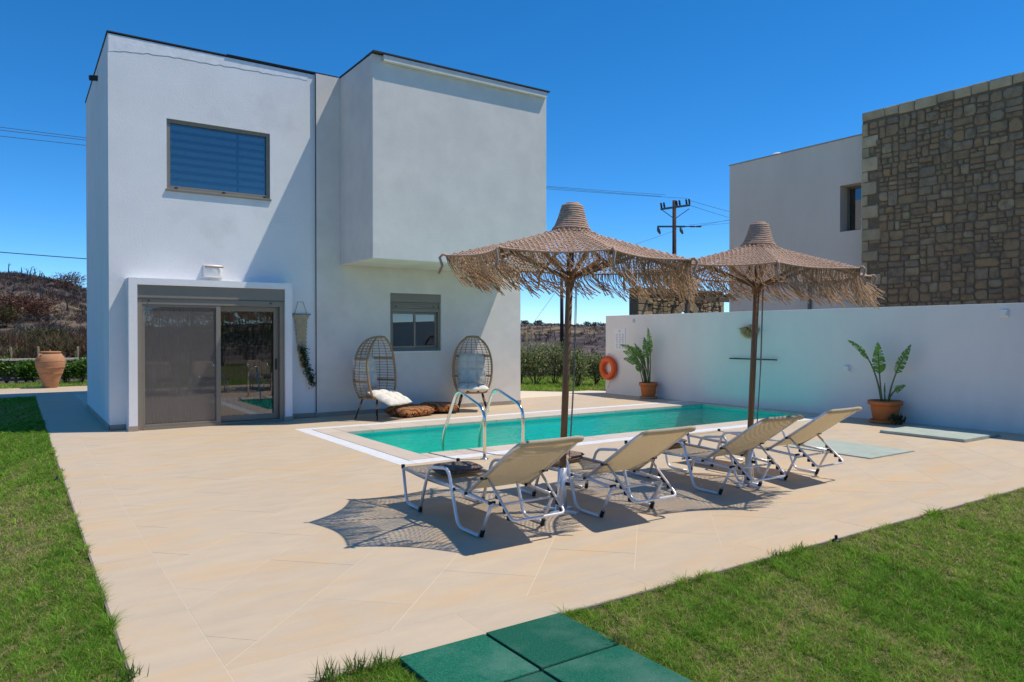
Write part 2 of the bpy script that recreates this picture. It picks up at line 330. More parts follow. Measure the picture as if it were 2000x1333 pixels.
# lawns: one sheet each
PX0, PY0 = 0.45, 3.30                                    # left and front edge of the patio
mb = MB().box(-30, PX0, -16, 22.7, -0.4, -0.024).box(PX0, 40, -16, PY0, -0.4, -0.024); tag(mb.build('lawn', 'lawn'), kind='structure')
mb = MB().box(-30, 9.6, 26.2, 29.0, -0.4, -0.035); tag(mb.build('lawn_strip', 'lawn'), kind='structure')
gl = [gr(1000, 763.5)[:2], gr(1100, 765.5)[:2], gr(1150, 763)[:2], gr(1240, 757)[:2]]
lawnR = [tuple(p) for p in gl] + [(24, 19), (20, 23.5), (9.7, 23.5), (9.7, 18.9)]
tag(MB().prism(lawnR, -0.4, -0.03).build('lawn_corner', 'lawn'), kind='structure')
# patio: base slab in rectangles round the pool, border slabs, diagonal slabs
POX0, POY0, POY1, WX = 3.90, 8.16, 12.24, 13.35           # pool outer edge, boundary wall face
patio = MB()
for a in ((PX0, WX, PY0, POY0), (PX0, POX0, POY0, POY1), (PX0, WX, POY1, 13.6), (PX0, 1.32, 13.6, 22.7), (9.6, 13.35, 13.6, 15.0), (-30, 9.6, 22.7, 26.2)):
    patio.box(a[0], a[1], a[2], a[3], -0.3, -0.0015)
patio.box(1.325, 1.86, 18.31, 22.7, -0.3, -0.001)
patio.prism([(9.6, 15.0), (13.35, 15.0), (14.2, 15.0), tuple(gl[2]), tuple(gl[1]), tuple(gl[0]), (9.6, 18.8)], -0.3, -0.0015)
pat = tag(patio.build('patio', 'grout'), kind='structure')
side = MB().box(PX0 - 0.012, PX0 - 0.001, PY0, 22.7, -0.12, -0.004).box(PX0, 13.3, PY0 - 0.012, PY0 - 0.001, -0.12, -0.004); side.build('patio_edge', 'slabside', pat)
def slab(poly, nm='slab'):
    poly = dedupe(poly)
    if len(poly) < 3 or area(poly) < 0.004: return
    cx = sum(p[0] for p in poly) / len(poly); cy = sum(p[1] for p in poly) / len(poly)
    dz = random.uniform(-0.0003, 0.0003)
    MB().prism(poly, -0.006, -0.0005 + dz).build(nm, 'tile', pat)
g_ = 0.002
def rects(x0, x1, y0, y1, sx, sy):
    nx = max(1, round((x1 - x0) / sx)); ny = max(1, round((y1 - y0) / sy))
    for i in range(nx):
        for j in range(ny):
            a, b = x0 + (x1 - x0) * i / nx, x0 + (x1 - x0) * (i + 1) / nx; c, d = y0 + (y1 - y0) * j / ny, y0 + (y1 - y0) * (j + 1) / ny
            slab([(a + g_, c + g_), (b - g_, c + g_), (b - g_, d - g_), (a + g_, d - g_)])
rects(PX0, PX0 + 0.38, PY0, 13.4, 0.38, 1.27); rects(PX0 + 0.38, WX, PY0, PY0 + 0.33, 1.27, 0.33)
zones = [(PX0 + 0.38, WX, PY0 + 0.33, POY0), (PX0 + 0.38, POX0, POY0, POY1), (PX0 + 0.38, WX, POY1, 13.78)]
s2 = math.sqrt(0.5); wj = 0.90 * s2; lj = wj * 2
for i in range(-26, 22):
    for j in range(-6, 26):
        u0 = (-1.05 + 0.9 * i) * s2; v0 = (j * lj + (lj / 2 if i % 2 else 0)) + 0.31
        q = [(u0 + g_, v0 + g_), (u0 + wj - g_, v0 + g_), (u0 + wj - g_, v0 + lj - g_), (u0 + g_, v0 + lj - g_)]
        P = [((u + v) * s2, (v - u) * s2) for u, v in q]      # u = (x-y)/sqrt2, v = (x+y)/sqrt2
        for zx in zones:
            c = cliprect(P, zx[0] + g_, zx[1] - g_, zx[2] + g_, zx[3] - g_)
            if len(c) >= 3: slab(c)
rects(PX0, 1.30, 13.4, 22.7, 0.85, 1.2); rects(-8, 9.6, 22.7, 26.2, 1.6, 1.2); rects(9.62, 13.3, 13.78, 15.0, 0.9, 0.6)
# ------------------------------------------------------------------ pool
IX0, IX1, IY0, IY1, WZ = 4.45, 13.10, 8.74, 11.44, -0.075
mb = MB(); D = -1.45
mb.add([(IX0, IY0, 0), (IX1, IY0, 0), (IX1, IY1, 0), (IX0, IY1, 0), (IX0, IY0, D), (IX1, IY0, D), (IX1, IY1, D), (IX0, IY1, D)],
       [(4, 5, 6, 7), (0, 4, 7, 3), (1, 2, 6, 5), (0, 1, 5, 4), (3, 7, 6, 2)])
for v in range(4): mb.v[v] = (mb.v[v][0], mb.v[v][1], -0.03)
pool = tag(mb.build('pool', 'mosaic'), kind='structure')
def strip(nm, m, x0, x1, y0, y1, z0, z1, along, step, bev):
    n = max(1, round(((x1 - x0) if along == 'x' else (y1 - y0)) / step)); me = None
    for i in range(n):
        a, b = (x0 + (x1 - x0) * i / n, x0 + (x1 - x0) * (i + 1) / n) if along == 'x' else (y0 + (y1 - y0) * i / n, y0 + (y1 - y0) * (i + 1) / n)
        a += 0.0015; b -= 0.0015
        if along == 'x': bb = (a, b, y0, y1)
        else: bb = (x0, x1, a, b)
        MB().box(bb[0], bb[1], bb[2], bb[3], z0, z1).build(nm, m, pool, bevel=bev)
gx, cx_ = 0.22, 0.33
strip('grate', 'grate', POX0, POX0 + gx, POY0, POY1, -0.12, 0.001, 'y', 0.5, 0.003); strip('grate', 'grate', POX0 + gx + 0.002, WX, POY0, POY0 + gx, -0.12, 0.001, 'x', 0.5, 0.003)
strip('grate', 'grate', POX0 + gx + 0.002, WX, POY1 - gx, POY1, -0.12, 0.001, 'x', 0.5, 0.003)
c0 = POX0 + gx + 0.003; e0 = POY0 + gx + 0.003; e1 = POY1 - gx - 0.003
strip('coping_stone', 'coping', c0, IX0 + 0.02, e0, e1, -0.05, 0.006, 'y', 0.5, 0.006)
strip('coping_stone', 'coping', IX0 + 0.023, WX, e0, IY0 + 0.02, -0.05, 0.006, 'x', 0.5, 0.006)
strip('coping_stone', 'coping', IX0 + 0.023, WX, IY1 - 0.02, e1, -0.05, 0.006, 'x', 0.5, 0.006)
strip('coping_stone', 'coping', IX1 - 0.02, WX, IY0 + 0.023, IY1 - 0.023, -0.05, 0.006, 'y', 0.5, 0.006)
MB().add([(IX0, IY0, WZ), (IX1, IY0, WZ), (IX1, IY1, WZ), (IX0, IY1, WZ)], [(0, 1, 2, 3)]).build('water_surface', 'water', pool)
# ================================================================== THE VILLA
FY, FYL = 13.79, 13.84                                   # façade planes: right part, left part (set back 5 cm)
HX0, HXJ, HX1, HY1, HZ = 1.31, 4.83, 9.63, 18.3, 6.60
def facade(mb, x0, x1, z0, z1, y, holes, depth):
    xs = sorted({x0, x1, *[h[0] for h in holes], *[h[1] for h in holes]}); zs = sorted({z0, z1, *[h[2] for h in holes], *[h[3] for h in holes]})
    for i in range(len(xs) - 1):
        for j in range(len(zs) - 1):
            cx, cz = (xs[i] + xs[i + 1]) / 2, (zs[j] + zs[j + 1]) / 2
            if any(h[0] < cx < h[1] and h[2] < cz < h[3] for h in holes): continue
            mb.add([(xs[i], y, zs[j]), (xs[i + 1], y, zs[j]), (xs[i + 1], y, zs[j + 1]), (xs[i], y, zs[j + 1])], [(0, 1, 2, 3)])
    for h in holes:
        a, b, c, d = h; y2 = y + depth
        mb.add([(a, y, c), (b, y, c), (b, y, d), (a, y, d), (a, y2, c), (b, y2, c), (b, y2, d), (a, y2, d)], [(0, 4, 5, 1), (3, 2, 6, 7), (0, 3, 7, 4), (1, 5, 6, 2)])
villa = thing('villa', 'white two storey flat roofed villa with jutting upper box beside the pool', 'house', (HX0, FYL, 0))
def VP(o):                                               # parent to the villa, keeping world coordinates
    o.parent = villa; o.matrix_parent_inverse = Matrix.Translation((-HX0, -FYL, 0)); return o
DOOR = (1.70, 4.11, 0.0, 2.43); WIN = (2.20, 3.965, 4.12, 5.34); WIN2 = (6.375, 7.56, 1.25, 2.45)
mb = MB(); facade(mb, HX0, HXJ, 0, HZ, FYL, [DOOR, WIN], 0.22)
mb.add([(HX0, FYL, 0), (HX0, HY1, 0), (HX0, HY1, HZ), (HX0, FYL, HZ)], [(0, 3, 2, 1)])
mb.add([(HX0, HY1, 0), (HX1, HY1, 0), (HX1, HY1, HZ), (HX0, HY1, HZ)], [(0, 3, 2, 1)])
mb.add([(HX0, FYL, HZ), (HXJ, FYL, HZ), (HXJ, HY1, HZ), (HX0, HY1, HZ)], [(0, 1, 2, 3)])
VP(mb.build('white_wall', 'white'))
mb = MB(); facade(mb, HXJ, HX1, 0, HZ + 0.02, FY, [WIN2], 0.2)
mb.add([(HXJ, FY, 0), (HXJ, FYL + 0.3, 0), (HXJ, FYL + 0.3, HZ + 0.02), (HXJ, FY, HZ + 0.02)], [(0, 3, 2, 1)])
mb.add([(HX1, FY, 0), (HX1, HY1, 0), (HX1, HY1, HZ + 0.02), (HX1, FY, HZ + 0.02)], [(0, 1, 2, 3)])
mb.add([(HXJ, FY, HZ + 0.02), (HX1, FY, HZ + 0.02), (HX1, HY1, HZ + 0.02), (HXJ, HY1, HZ + 0.02)], [(0, 1, 2, 3)])
VP(mb.build('greige_wall', 'greige'))
VP(MB().box(5.31, 9.20, 12.23, FY - 0.002, 2.96, 6.62).build('upper_box', 'greige', bevel=0.012))
VP(MB().box(5.50, 9.16, 12.15, 12.228, 6.50, 6.615).build('parapet_beam', 'greige', bevel=0.008))
# rear wing behind the house (casts the shade over the back path)
VP(MB().box(1.85, 9.0, HY1 + 0.01, 22.3, 0, 6.55).build('rear_wing', 'white'))
fl = MB().box(HX0 - 0.015, HXJ + 0.46, FYL - 0.015, FYL + 0.25, HZ + 0.022, HZ + 0.04).box(HX0 - 0.015, HX0 + 0.2, FYL + 0.25, HY1, HZ + 0.003, HZ + 0.03)
fl.box(3.2, HXJ + 0.46, FYL - 0.03, FYL + 0.1, HZ + 0.041, HZ + 0.052)
VP(fl.build('roof_flashing', 'dark')); VP(MB().box(5.29, 9.22, 12.13, 12.5, 6.622, 6.645).box(5.29, 5.42, 12.5, FY, 6.622, 6.64).build('box_flashing', 'dark'))
VP(MB().tube([(HX0 + 0.02, 15.6, 6.36), (HX0 - 0.14, 15.6, 6.34)], 0.05, 12).build('roof_spout', 'dark'))
# peeling plaster band under the roof edge, its lower edge cracked and ragged
top = []; bot = []
for k in range(41):
    x = HX0 + 0.01 + (HXJ - 0.16 - HX0) * k / 40; top.append((x, HZ - 0.015)); bot.append((x, HZ - 0.20 - 0.09 * math.exp(-k / 6) + 0.07 * k / 40 + random.uniform(-0.014, 0.014)))
mb = MB(); n = len(top)
mb.add([(x, FYL - 0.004, z) for x, z in top] + [(x, FYL - 0.004, z) for x, z in bot] + [(x, FYL - 0.0005, z) for x, z in bot],
       [(n + i, n + i + 1, i + 1, i) for i in range(n - 1)] + [(2 * n + i, 2 * n + i + 1, n + i + 1, n + i) for i in range(n - 1)]); VP(mb.build('plaster_band', 'peel'))
VP(MB().tube([(x, FYL - 0.001, z - 0.006) for x, z in bot[1:33]], 0.0025, 4).build('crack', 'slabside'))
# door surround
sur = MB(); SY = 13.45
sur.box(1.555, 1.685, SY, FYL - 0.001, 0.0, 2.535).box(4.12, 4.25, SY, FYL - 0.001, 0.0, 2.535).box(1.6852, 4.1198, SY, FYL - 0.001, 2.425, 2.535); VP(sur.build('door_surround', 'white'))
for a in ((HX0 - 0.012, 1.553, FYL - 0.014, FYL - 0.001), (1.543, 1.69, SY - 0.012, SY - 0.001), (4.115, 4.262, SY - 0.012, SY - 0.001), (4.252, HXJ - 0.001, FYL - 0.014, FYL - 0.001), (HXJ + 0.001, HX1 + 0.012, FY - 0.013, FY - 0.001), (HX0 - 0.013, HX0 - 0.001, FYL - 0.014, HY1)): VP(MB().box(*a, 0, 0.085).build('skirting', 'skirt'))
VP(MB().box(HXJ - 0.006, HXJ - 0.0005, FY + 0.001, FY + 0.04, 0.09, HZ).build('wall_joint', 'dark'))
# sliding door
dr = VP(MB().box(1.69, 1.765, 13.5, 13.60, 0.0, 2.2).box(4.04, 4.115, 13.5, 13.60, 0.0, 2.2).box(1.7652, 4.0398, 13.5, 13.60, 2.10, 2.2).box(1.7652, 4.0398, 13.49, 13.66, 0.0, 0.045).build('sliding_door', 'alu', bevel=0.004))
dr['label'] = 'taupe framed glass sliding door with insect screen on one leaf'
MB().box(1.69, 4.115, 13.49, 13.70, 2.215, 2.422).build('shutter_box', 'alu', dr); MB().box(1.69, 4.115, 13.485, 13.60, 2.202, 2.213).build('shutter_rail', 'alu_dk', dr)
def sash(par, x0, x1, z0, z1, y, t, d, nm='door_leaf', m='alu'):
    s = MB().box(x0, x0 + t, y, y + d, z0, z1).box(x1 - t, x1, y, y + d, z0, z1).box(x0 + t + .0002, x1 - t - .0002, y, y + d, z0, z0 + t * 1.2).box(x0 + t + .0002, x1 - t - .0002, y, y + d, z1 - t, z1).build(nm, m, par, bevel=0.003)
    return s
def pane(par, x0, x1, z0, z1, y, nm='pane', m='glass'):
    return MB().add([(x0, y, z0), (x1, y, z0), (x1, y, z1), (x0, y, z1)], [(0, 1, 2, 3)]).build(nm, m, par)
pane(dr, 1.80, 2.97, 0.1, 2.06, 13.585); pane(dr, 3.02, 3.93, 0.1, 2.06, 13.62)
sash(dr, 1.766, 2.99, 0.047, 2.098, 13.51, 0.035, 0.03, 'screen_leaf', 'alu'); pane(dr, 1.80, 2.955, 0.09, 2.063, 13.525, 'insect_screen', 'screen')
sash(dr, 2.94, 4.038, 0.048, 2.098, 13.60, 0.085, 0.045); MB().box(2.93, 3.005, 13.505, 13.60, 0.047, 2.097).build('mullion', 'alu', dr)
MB().box(3.975, 4.005, 13.575, 13.598, 0.95, 1.15).build('handle', 'black', dr, bevel=0.005)
for x in (1.86, 3.87): MB().tube([(x, 13.499, 2.16), (x, 13.47, 2.16)], 0.012, 8).build('stop_knob', 'black', dr)
# curtain: wavy cloth
def curtain(x0, x1, z0, z1, y, par, n=160):
    mb = MB(); V = []
    for i in range(n + 1):
        x = x0 + (x1 - x0) * i / n; yy = y + 0.03 * math.sin(x * 42 + 1.5 * math.sin(x * 7)) + 0.015 * math.sin(x * 97)
        V += [(x, yy * 1.0 + 0.01 * math.sin(x * 9), z0), (x, yy, z1)]
    return mb.add(V, [(2 * i, 2 * i + 2, 2 * i + 3, 2 * i + 1) for i in range(n)]).build('curtain', 'curtain', par, smooth=True)
curtain(1.75, 2.6, 0.03, 2.15, 13.80, dr); curtain(3.05, 4.05, 0.03, 2.15, 13.82, dr)
rm = MB().add([(HX0 + .05, 14.06, 0.02), (HXJ - .05, 14.06, 0.02), (HXJ - .05, 17.5, 0.02), (HX0 + .05, 17.5, 0.02), (HX0 + .05, 14.06, 2.9), (HXJ - .05, 14.06, 2.9), (HXJ - .05, 17.5, 2.9), (HX0 + .05, 17.5, 2.9)],
              [(0, 1, 2, 3), (4, 7, 6, 5), (3, 2, 6, 7), (0, 3, 7, 4), (1, 5, 6, 2)]); VP(rm.build('living_room', 'room'))
rm = MB().add([(HX0 + .05, 14.06, 3.1), (HXJ - .05, 14.06, 3.1), (HXJ - .05, 16.5, 3.1), (HX0 + .05, 16.5, 3.1), (HX0 + .05, 14.06, 6.2), (HXJ - .05, 14.06, 6.2), (HXJ - .05, 16.5, 6.2), (HX0 + .05, 16.5, 6.2)],
              [(0, 1, 2, 3), (4, 7, 6, 5), (3, 2, 6, 7), (0, 3, 7, 4), (1, 5, 6, 2)]); VP(rm.build('bedroom', 'room'))
# upstairs window with zebra blind
wi = VP(MB().box(WIN[0], WIN[0] + .06, FYL + .03, FYL + .11, WIN[2] + .002, WIN[3]).box(WIN[1] - .06, WIN[1], FYL + .03, FYL + .11, WIN[2] + .002, WIN[3]).box(WIN[0] + .0602, WIN[1] - .0602, FYL + .03, FYL + .11, WIN[2] + .002, WIN[2] + .065).box(WIN[0] + .0602, WIN[1] - .0602, FYL + .03, FYL + .11, WIN[3] - .06, WIN[3]).build('window', 'alu', bevel=0.004))
pane(wi, WIN[0] + .05, WIN[1] - .05, WIN[2] + .05, WIN[3] - .05, FYL + .075, 'pane', 'glass2')
MB().box(WIN[0] - .02, WIN[1] + .02, FYL - .03, FYL + .029, WIN[2] - .035, WIN[2] - .001).build('sill', 'alu', wi, bevel=0.003)
for x in (2.33, 3.12, 3.85): MB().box(x, x + .05, FYL + .015, FYL + .029, WIN[2] + .025, WIN[2] + .045).build('drain_cover', 'black', wi)
for x0, x1 in ((WIN[0] + .06, 3.40), (3.44, WIN[1] - .06)):
    pane(wi, x0, x1, WIN[2] + .07, WIN[3] - .07, FYL + .17, 'blind', 'blind2')
    for k in range(8):
        z = WIN[2] + .10 + k * 0.138; pane(wi, x0, x1, z, z + 0.078, FYL + .165, 'blind_band', 'blind')
# ground floor window with roller shutter
w2 = VP(MB().box(WIN2[0], WIN2[0] + .05, FY + .05, FY + .13, WIN2[2] + .002, 2.14).box(WIN2[1] - .05, WIN2[1], FY + .05, FY + .13, WIN2[2] + .002, 2.14).box(WIN2[0] + .0502, WIN2[1] - .0502, FY + .05, FY + .13, WIN2[2] + .002, WIN2[2] + .05).box(WIN2[0] + .0502, WIN2[1] - .0502, FY + .05, FY + .13, 2.07, 2.14).build('window', 'alu', bevel=0.003))
MB().box(WIN2[0], WIN2[1], FY + .03, FY + .15, 2.27, WIN2[3]).build('shutter_box', 'alu', w2, bevel=0.004)
for k in range(3): MB().box(WIN2[0] + .03, WIN2[1] - .03, FY + .06, FY + .09, 2.142 + k * .042, 2.142 + k * .042 + .04).build('shutter_slat', 'alu', w2, bevel=0.004)
sash(w2, WIN2[0] + .051, 6.99, WIN2[2] + .052, 2.068, FY + .075, 0.045, 0.03, 'window_leaf'); sash(w2, 6.95, WIN2[1] - .051, WIN2[2] + .052, 2.068, FY + .108, 0.05, 0.02, 'window_leaf')
pane(w2, WIN2[0] + .09, 6.95, WIN2[2] + .1, 2.03, FY + .09); pane(w2, 6.99, WIN2[1] - .09, WIN2[2] + .1, 2.03, FY + .118)
MB().box(WIN2[0] - .01, WIN2[1] + .01, FY - .03, FY + .049, WIN2[2] - .03, WIN2[2] - .001).build('sill', 'lamp', w2, bevel=0.003)
rm = MB().add([(6.0, 14.0, 0.9), (8.0, 14.0, 0.9), (8.0, 16, 0.9), (6.0, 16, 0.9), (6.0, 14.0, 2.6), (8.0, 14.0, 2.6), (8.0, 16, 2.6), (6.0, 16, 2.6)], [(0, 1, 2, 3), (4, 7, 6, 5), (3, 2, 6, 7), (0, 3, 7, 4), (1, 5, 6, 2)]); VP(rm.build('side_room', 'room'))
for x in (6.52, 7.40): MB().tube([(x, FY + .049, 2.18), (x, FY + .03, 2.18)], 0.011, 8).build('stop_knob', 'black', w2)
# lamp over the door
lp = thing('wall_lamp', 'white half shell wall lamp above the sliding door', 'lamp', (2.94, FYL, 2.72))
mb = MB(); V = []; nn = 14; mm = 8
for i in range(nn + 1):
    a = math.pi * i / nn
    for j in range(mm + 1):
        z = -0.11 + 0.22 * j / mm; k = 0.6 + 0.4 * math.sin(math.pi * (0.12 + 0.55 * j / mm)); V.append((-0.165 * math.cos(a) * (0.93 + 0.07 * k), -0.15 * math.sin(a) ** 0.7 * k - 0.001, z))
mb.add(V, [(i * (mm + 1) + j, (i + 1) * (mm + 1) + j, (i + 1) * (mm + 1) + j + 1, i * (mm + 1) + j + 1) for i in range(nn) for j in range(mm)]); o = mb.build('shade', 'lamp', lp, smooth=True)
sm = o.modifiers.new('solid', 'SOLIDIFY'); sm.thickness = 0.012
MB().box(-0.12, 0.12, -0.10, -0.002, -0.03, 0.05).build('lamp_body', 'lamp', lp, bevel=0.01)
MB().box(-0.155, 0.155, -0.155, -0.14, 0.06, 0.085).build('trim_strip', 'saucer', lp)
# ================================================================== BOUNDARY WALL and what hangs on it
bw = tag(MB().box(WX, WX + 0.25, -4, 15.06, -0.2, 2.105).build('boundary_wall', 'bwall', bevel=0.01), 'long plain white rendered wall closing the pool terrace', 'wall')
lb = thing('lifebuoy', 'orange ring lifebuoy hung at the end of the white wall', 'lifebuoy', (WX, 14.86, 0.69))
n = 40; MB().tube([(-0.085, 0.235 * math.cos(2 * math.pi * i / n), 0.235 * math.sin(2 * math.pi * i / n)) for i in range(n)], 0.08, 14, closed=True).build('ring', 'orange', lb, smooth=True)
rp = MB(); q = []
for i in range(64):
    a = 2 * math.pi * i / 64; d = 0.318 + 0.022 * abs(math.sin(2 * a)); q.append((-0.09, d * math.cos(a), d * math.sin(a)))
rp.tube(q, 0.006, 6, closed=True); rp.tube([(-0.08, 0.1, 0.31), (-0.01, 0.0, 0.40)], 0.005, 6); rp.tube([(-0.09, -0.1, -0.31), (-0.03, 0.02, -0.47), (-0.01, 0.1, -0.55)], 0.004, 6); rp.build('grab_rope', 'orange', lb)
sg = thing('pool_rules_board', 'white pool rules board with small grey print above the lifebuoy', 'sign', (WX, 14.49, 1.46))
MB().box(-0.012, -0.001, -0.22, 0.22, -0.30, 0.30).build('panel', 'signw', sg, bevel=0.002)
mb = MB().box(-0.0135, -0.0122, -0.03, 0.03, 0.2, 0.25)
for r_ in range(9):
    for c_ in range(3):
        y = -0.16 + c_ * 0.115; z = 0.13 - r_ * 0.045; mb.box(-0.0135, -0.0122, y, y + random.uniform(0.05, 0.085), z, z + 0.022)
tag(mb.build('printed_rows', 'ink', sg), kind='stuff')
def spot(nm, y, z, lab, sz=0.055):
    t = thing(nm, lab, 'wall light', (WX, y, z), 0, 'small lights on the white wall')
    MB().box(-0.02, -0.001, -sz, sz, -sz, sz).build('back_plate', 'lamp', t, bevel=0.004); MB().box(-0.075, -0.0205, -sz * .75, sz * .75, -sz * .55, sz * .8).build('lamp_hood', 'lamp', t, bevel=0.006)
spot('wall_spotlight', 13.98, 1.94, 'small wall light high above the rules board and lifebuoy'); spot('wall_spotlight', 8.04, 0.93, 'small wall light low beside the tall potted plant with three leaves', 0.06); spot('wall_spotlight', 5.33, 1.94, 'small white light under the wall top before the stone gable', 0.06)
tr = thing('towel_rail', 'thin dark rod fixed level on the white wall behind the pool', 'rail', (WX, 10.2, 1.06))
MB().tube([(-0.07, -0.62, 0), (-0.07, 0.62, 0)], 0.014, 8).build('rod', 'dark', tr)
for y in (-0.5, 0.5): MB().tube([(-0.07, y, 0), (-0.001, y, 0)], 0.01, 8).build('bracket', 'dark', tr)
st = thing('straw_wall_fan', 'tufted round straw ornament hung on the white wall', 'ornament', (WX, 10.30, 1.66))
n = 900; a = rng.uniform(-0.3, np.pi + 0.3, n); P = np.stack([rng.uniform(-0.1, -0.005, n), 0.05 * np.cos(a), -0.05 * np.sin(a) + 0.1], 1); Dd = np.stack([rng.normal(-0.05, 0.12, n), np.cos(a), -np.abs(np.sin(a)) * 0.8 - 0.15], 1)
V, Fc, cc = leaves(P, Dd, rng.uniform(0.12, 0.24, n), 0.012, pick([(0.5, 0.34, 0.15)], n)); npmesh('straw_tuft', V, Fc, 'straw', st)
MB().lathe([(0.0, -0.06), (0.03, -0.05), (0.035, 0.0), (0.0, 0.03)], 12, (-0.04, 0, 0.13), False).build('knot', 'straw', st, smooth=True)
# ================================================================== PARASOLS
RT, ZT = 1.13, 2.245
prof = [(0.0, 2.775), (0.05, 2.772), (0.085, 2.755), (0.102, 2.70), (0.118, 2.64), (0.145, 2.57), (0.17, 2.535), (0.3, 2.478), (0.55, 2.405), (0.85, 2.322), (RT, ZT)]
pr_, pz_ = np.array([p[0] for p in prof]), np.array([p[1] for p in prof])
def rim(th):
    t = (th % (math.pi / 4)) - math.pi / 8; x = math.tan(t) / math.tan(math.pi / 8)
    ch = RT * math.cos(math.pi / 8) / math.cos(t); return ch - 0.075 * (1 - x * x)
def csurf(th, rho):
    """th azimuth measured so that vertices lie at multiples of 45 degrees; rho 0..1"""
    rm_ = rim(th); r = rm_ * rho; t = (th % (math.pi / 4)) - math.pi / 8; x = math.tan(t) / math.tan(math.pi / 8)
    z = float(np.interp(RT * rho, pr_, pz_)); z -= 0.02 * (1 - x * x) * max(0, rho - 0.15)
    return Vector((r * math.cos(th), r * math.sin(th), z))
def parasol():
    root = thing('parasol', '', 'parasol')
    MB().tube([(0, 0, 0.05), (0, 0, 2.60)], 0.031, 14).build('pole', 'wood', root, smooth=True)
    cv = []; cf = []
    rows = 29; rho0 = 0.13
    for i in range(rows):
        rho = rho0 + (1 - rho0) * (i + 0.5) / rows; drho = (1 - rho0) / rows; per = 2 * math.pi * RT * rho * 0.97; n = max(24, int(per / 0.041) // 8 * 8)
        ring = []
        for j in range(n):
            th = 2 * math.pi * (j + 0.5 * (i % 2)) / n; p = csurf(th, rho); q = csurf(th, min(rho + drho * 0.5, 1.0)); e = csurf(th + 0.01, rho)
            s = (q - p); L = s.length * 2; s = s.normalized() if L > 1e-6 else Vector((1, 0, 0)); t = (e - p).normalized(); nrm = t.cross(s); nrm = -nrm if nrm.z < 0 else nrm
            wd = per / n; k = random.uniform(0.9, 1.08); wd *= 1.0 - 0.20 * min(1, max(0, (rho - .4) / .2)); sk = 0.35 if i % 2 else -0.35
            b = len(cv); s2_ = (s + t * sk).normalized()
            p = p + nrm * random.uniform(-0.002, 0.003)
            cv += [p - s2_ * L * 0.54 * k, p + t * wd * 0.37 * k, p + s2_ * L * 0.54 * k, p - t * wd * 0.37 * k, p + nrm * 0.013, p - nrm * 0.008]
            cf += [(b, b + 1, b + 4), (b + 1, b + 2, b + 4), (b + 2, b + 3, b + 4), (b + 3, b, b + 4), (b + 1, b, b + 5), (b + 2, b + 1, b + 5), (b + 3, b + 2, b + 5), (b, b + 3, b + 5)]
            ring.append(p)
        # one thin rope running round each row
        b = len(cv); m_ = len(ring)
        for p in ring: cv += [p + Vector((0, 0, 0.004)) - p.normalized() * 0.0, p + Vector((p.x, p.y, 0)).normalized() * 0.008]
        cf += [(b + 2 * j, b + 2 * ((j + 1) % m_), b + 2 * ((j + 1) % m_) + 1) for j in range(m_)] + [(b + 2 * j, b + 2 * ((j + 1) % m_) + 1, b + 2 * j + 1) for j in range(m_)]
    can = npmesh('canopy', np.array([tuple(v) for v in cv]), np.array(cf), 'rope', root)
    # crown wound with rope rings
    mb = MB(); z = 2.545; k = 0
    while z < 2.775:
        r = float(np.interp(-z, -pz_, pr_)); mb.tube([(r * math.cos(2 * math.pi * i / 26), r * math.sin(2 * math.pi * i / 26), z + random.uniform(-.002, .002)) for i in range(26)], 0.0125, 6, closed=True); z += 0.0205
    mb.lathe([(0.10, 2.735), (0.075, 2.765), (0.03, 2.781), (0.0005, 2.785)], 20, cap=False); mb.build('crown', 'rope', root, smooth=True)
    mb = MB(); q = [csurf(2 * math.pi * i / 160, 1.0) for i in range(160)]; mb.tube(q, 0.008, 6, closed=True)
    for k in range(8):
        p = csurf(k * math.pi / 4, 1.0); d = Vector((p.x, p.y, 0)).normalized(); mb.tube([p - d * 0.03, p + d * 0.02 + Vector((0, 0, .01)), p + d * 0.045 - Vector((0, 0, 0.02)), p + d * 0.02 - Vector((0, 0, 0.09)), p + d * 0.05 - Vector((0, 0, 0.16))], 0.012, 6)
    mb.build('rim_rope', 'rope', root, smooth=True)
    # hanging fringe, blown a little by the wind (world +x side of the image)
    fm = MB(); N_ = 720; wind = Vector((0.55, -0.30, 0))
    for i in range(N_):
        th = 2 * math.pi * (i + random.random()) / N_; p = csurf(th, 1.0 - random.uniform(0, 0.012)); ln = 0.185 + 0.04 * math.sin(th * 19) + random.uniform(-0.05, 0.06); cl = 0.045 * math.sin(th * 31 + 2.0); thin = math.exp(-(((th - R(202)) / R(24)) ** 2)); ln *= 1 + .18 * math.exp(-(((th - R(300)) / R(40)) ** 2))
        if random.random() < 0.62 * thin: continue
        ln *= 1 - 0.35 * thin
        t = Vector((-math.sin(th), math.cos(th), 0)); o_ = Vector((math.cos(th), math.sin(th), 0)); wv = wind * random.uniform(0.14, 0.36) * (1.25 if math.cos(th + R(12)) > 0.2 else 0.8)
        pts = [p]
        for s in (0.3, 0.65, 1.0): pts.append(p + Vector((0, 0, -ln * s)) + wv * s * s + t * (cl * s * s + random.uniform(-.012, .012) * s) - o_ * 0.075 * s + o_ * random.uniform(-.015, .015) * s)
        fm.tube(pts, [0.005, 0.0042, 0.0036, 0.005], 3, caps=False)
    tag(fm.build('fringe', 'fringe', root), kind='stuff')
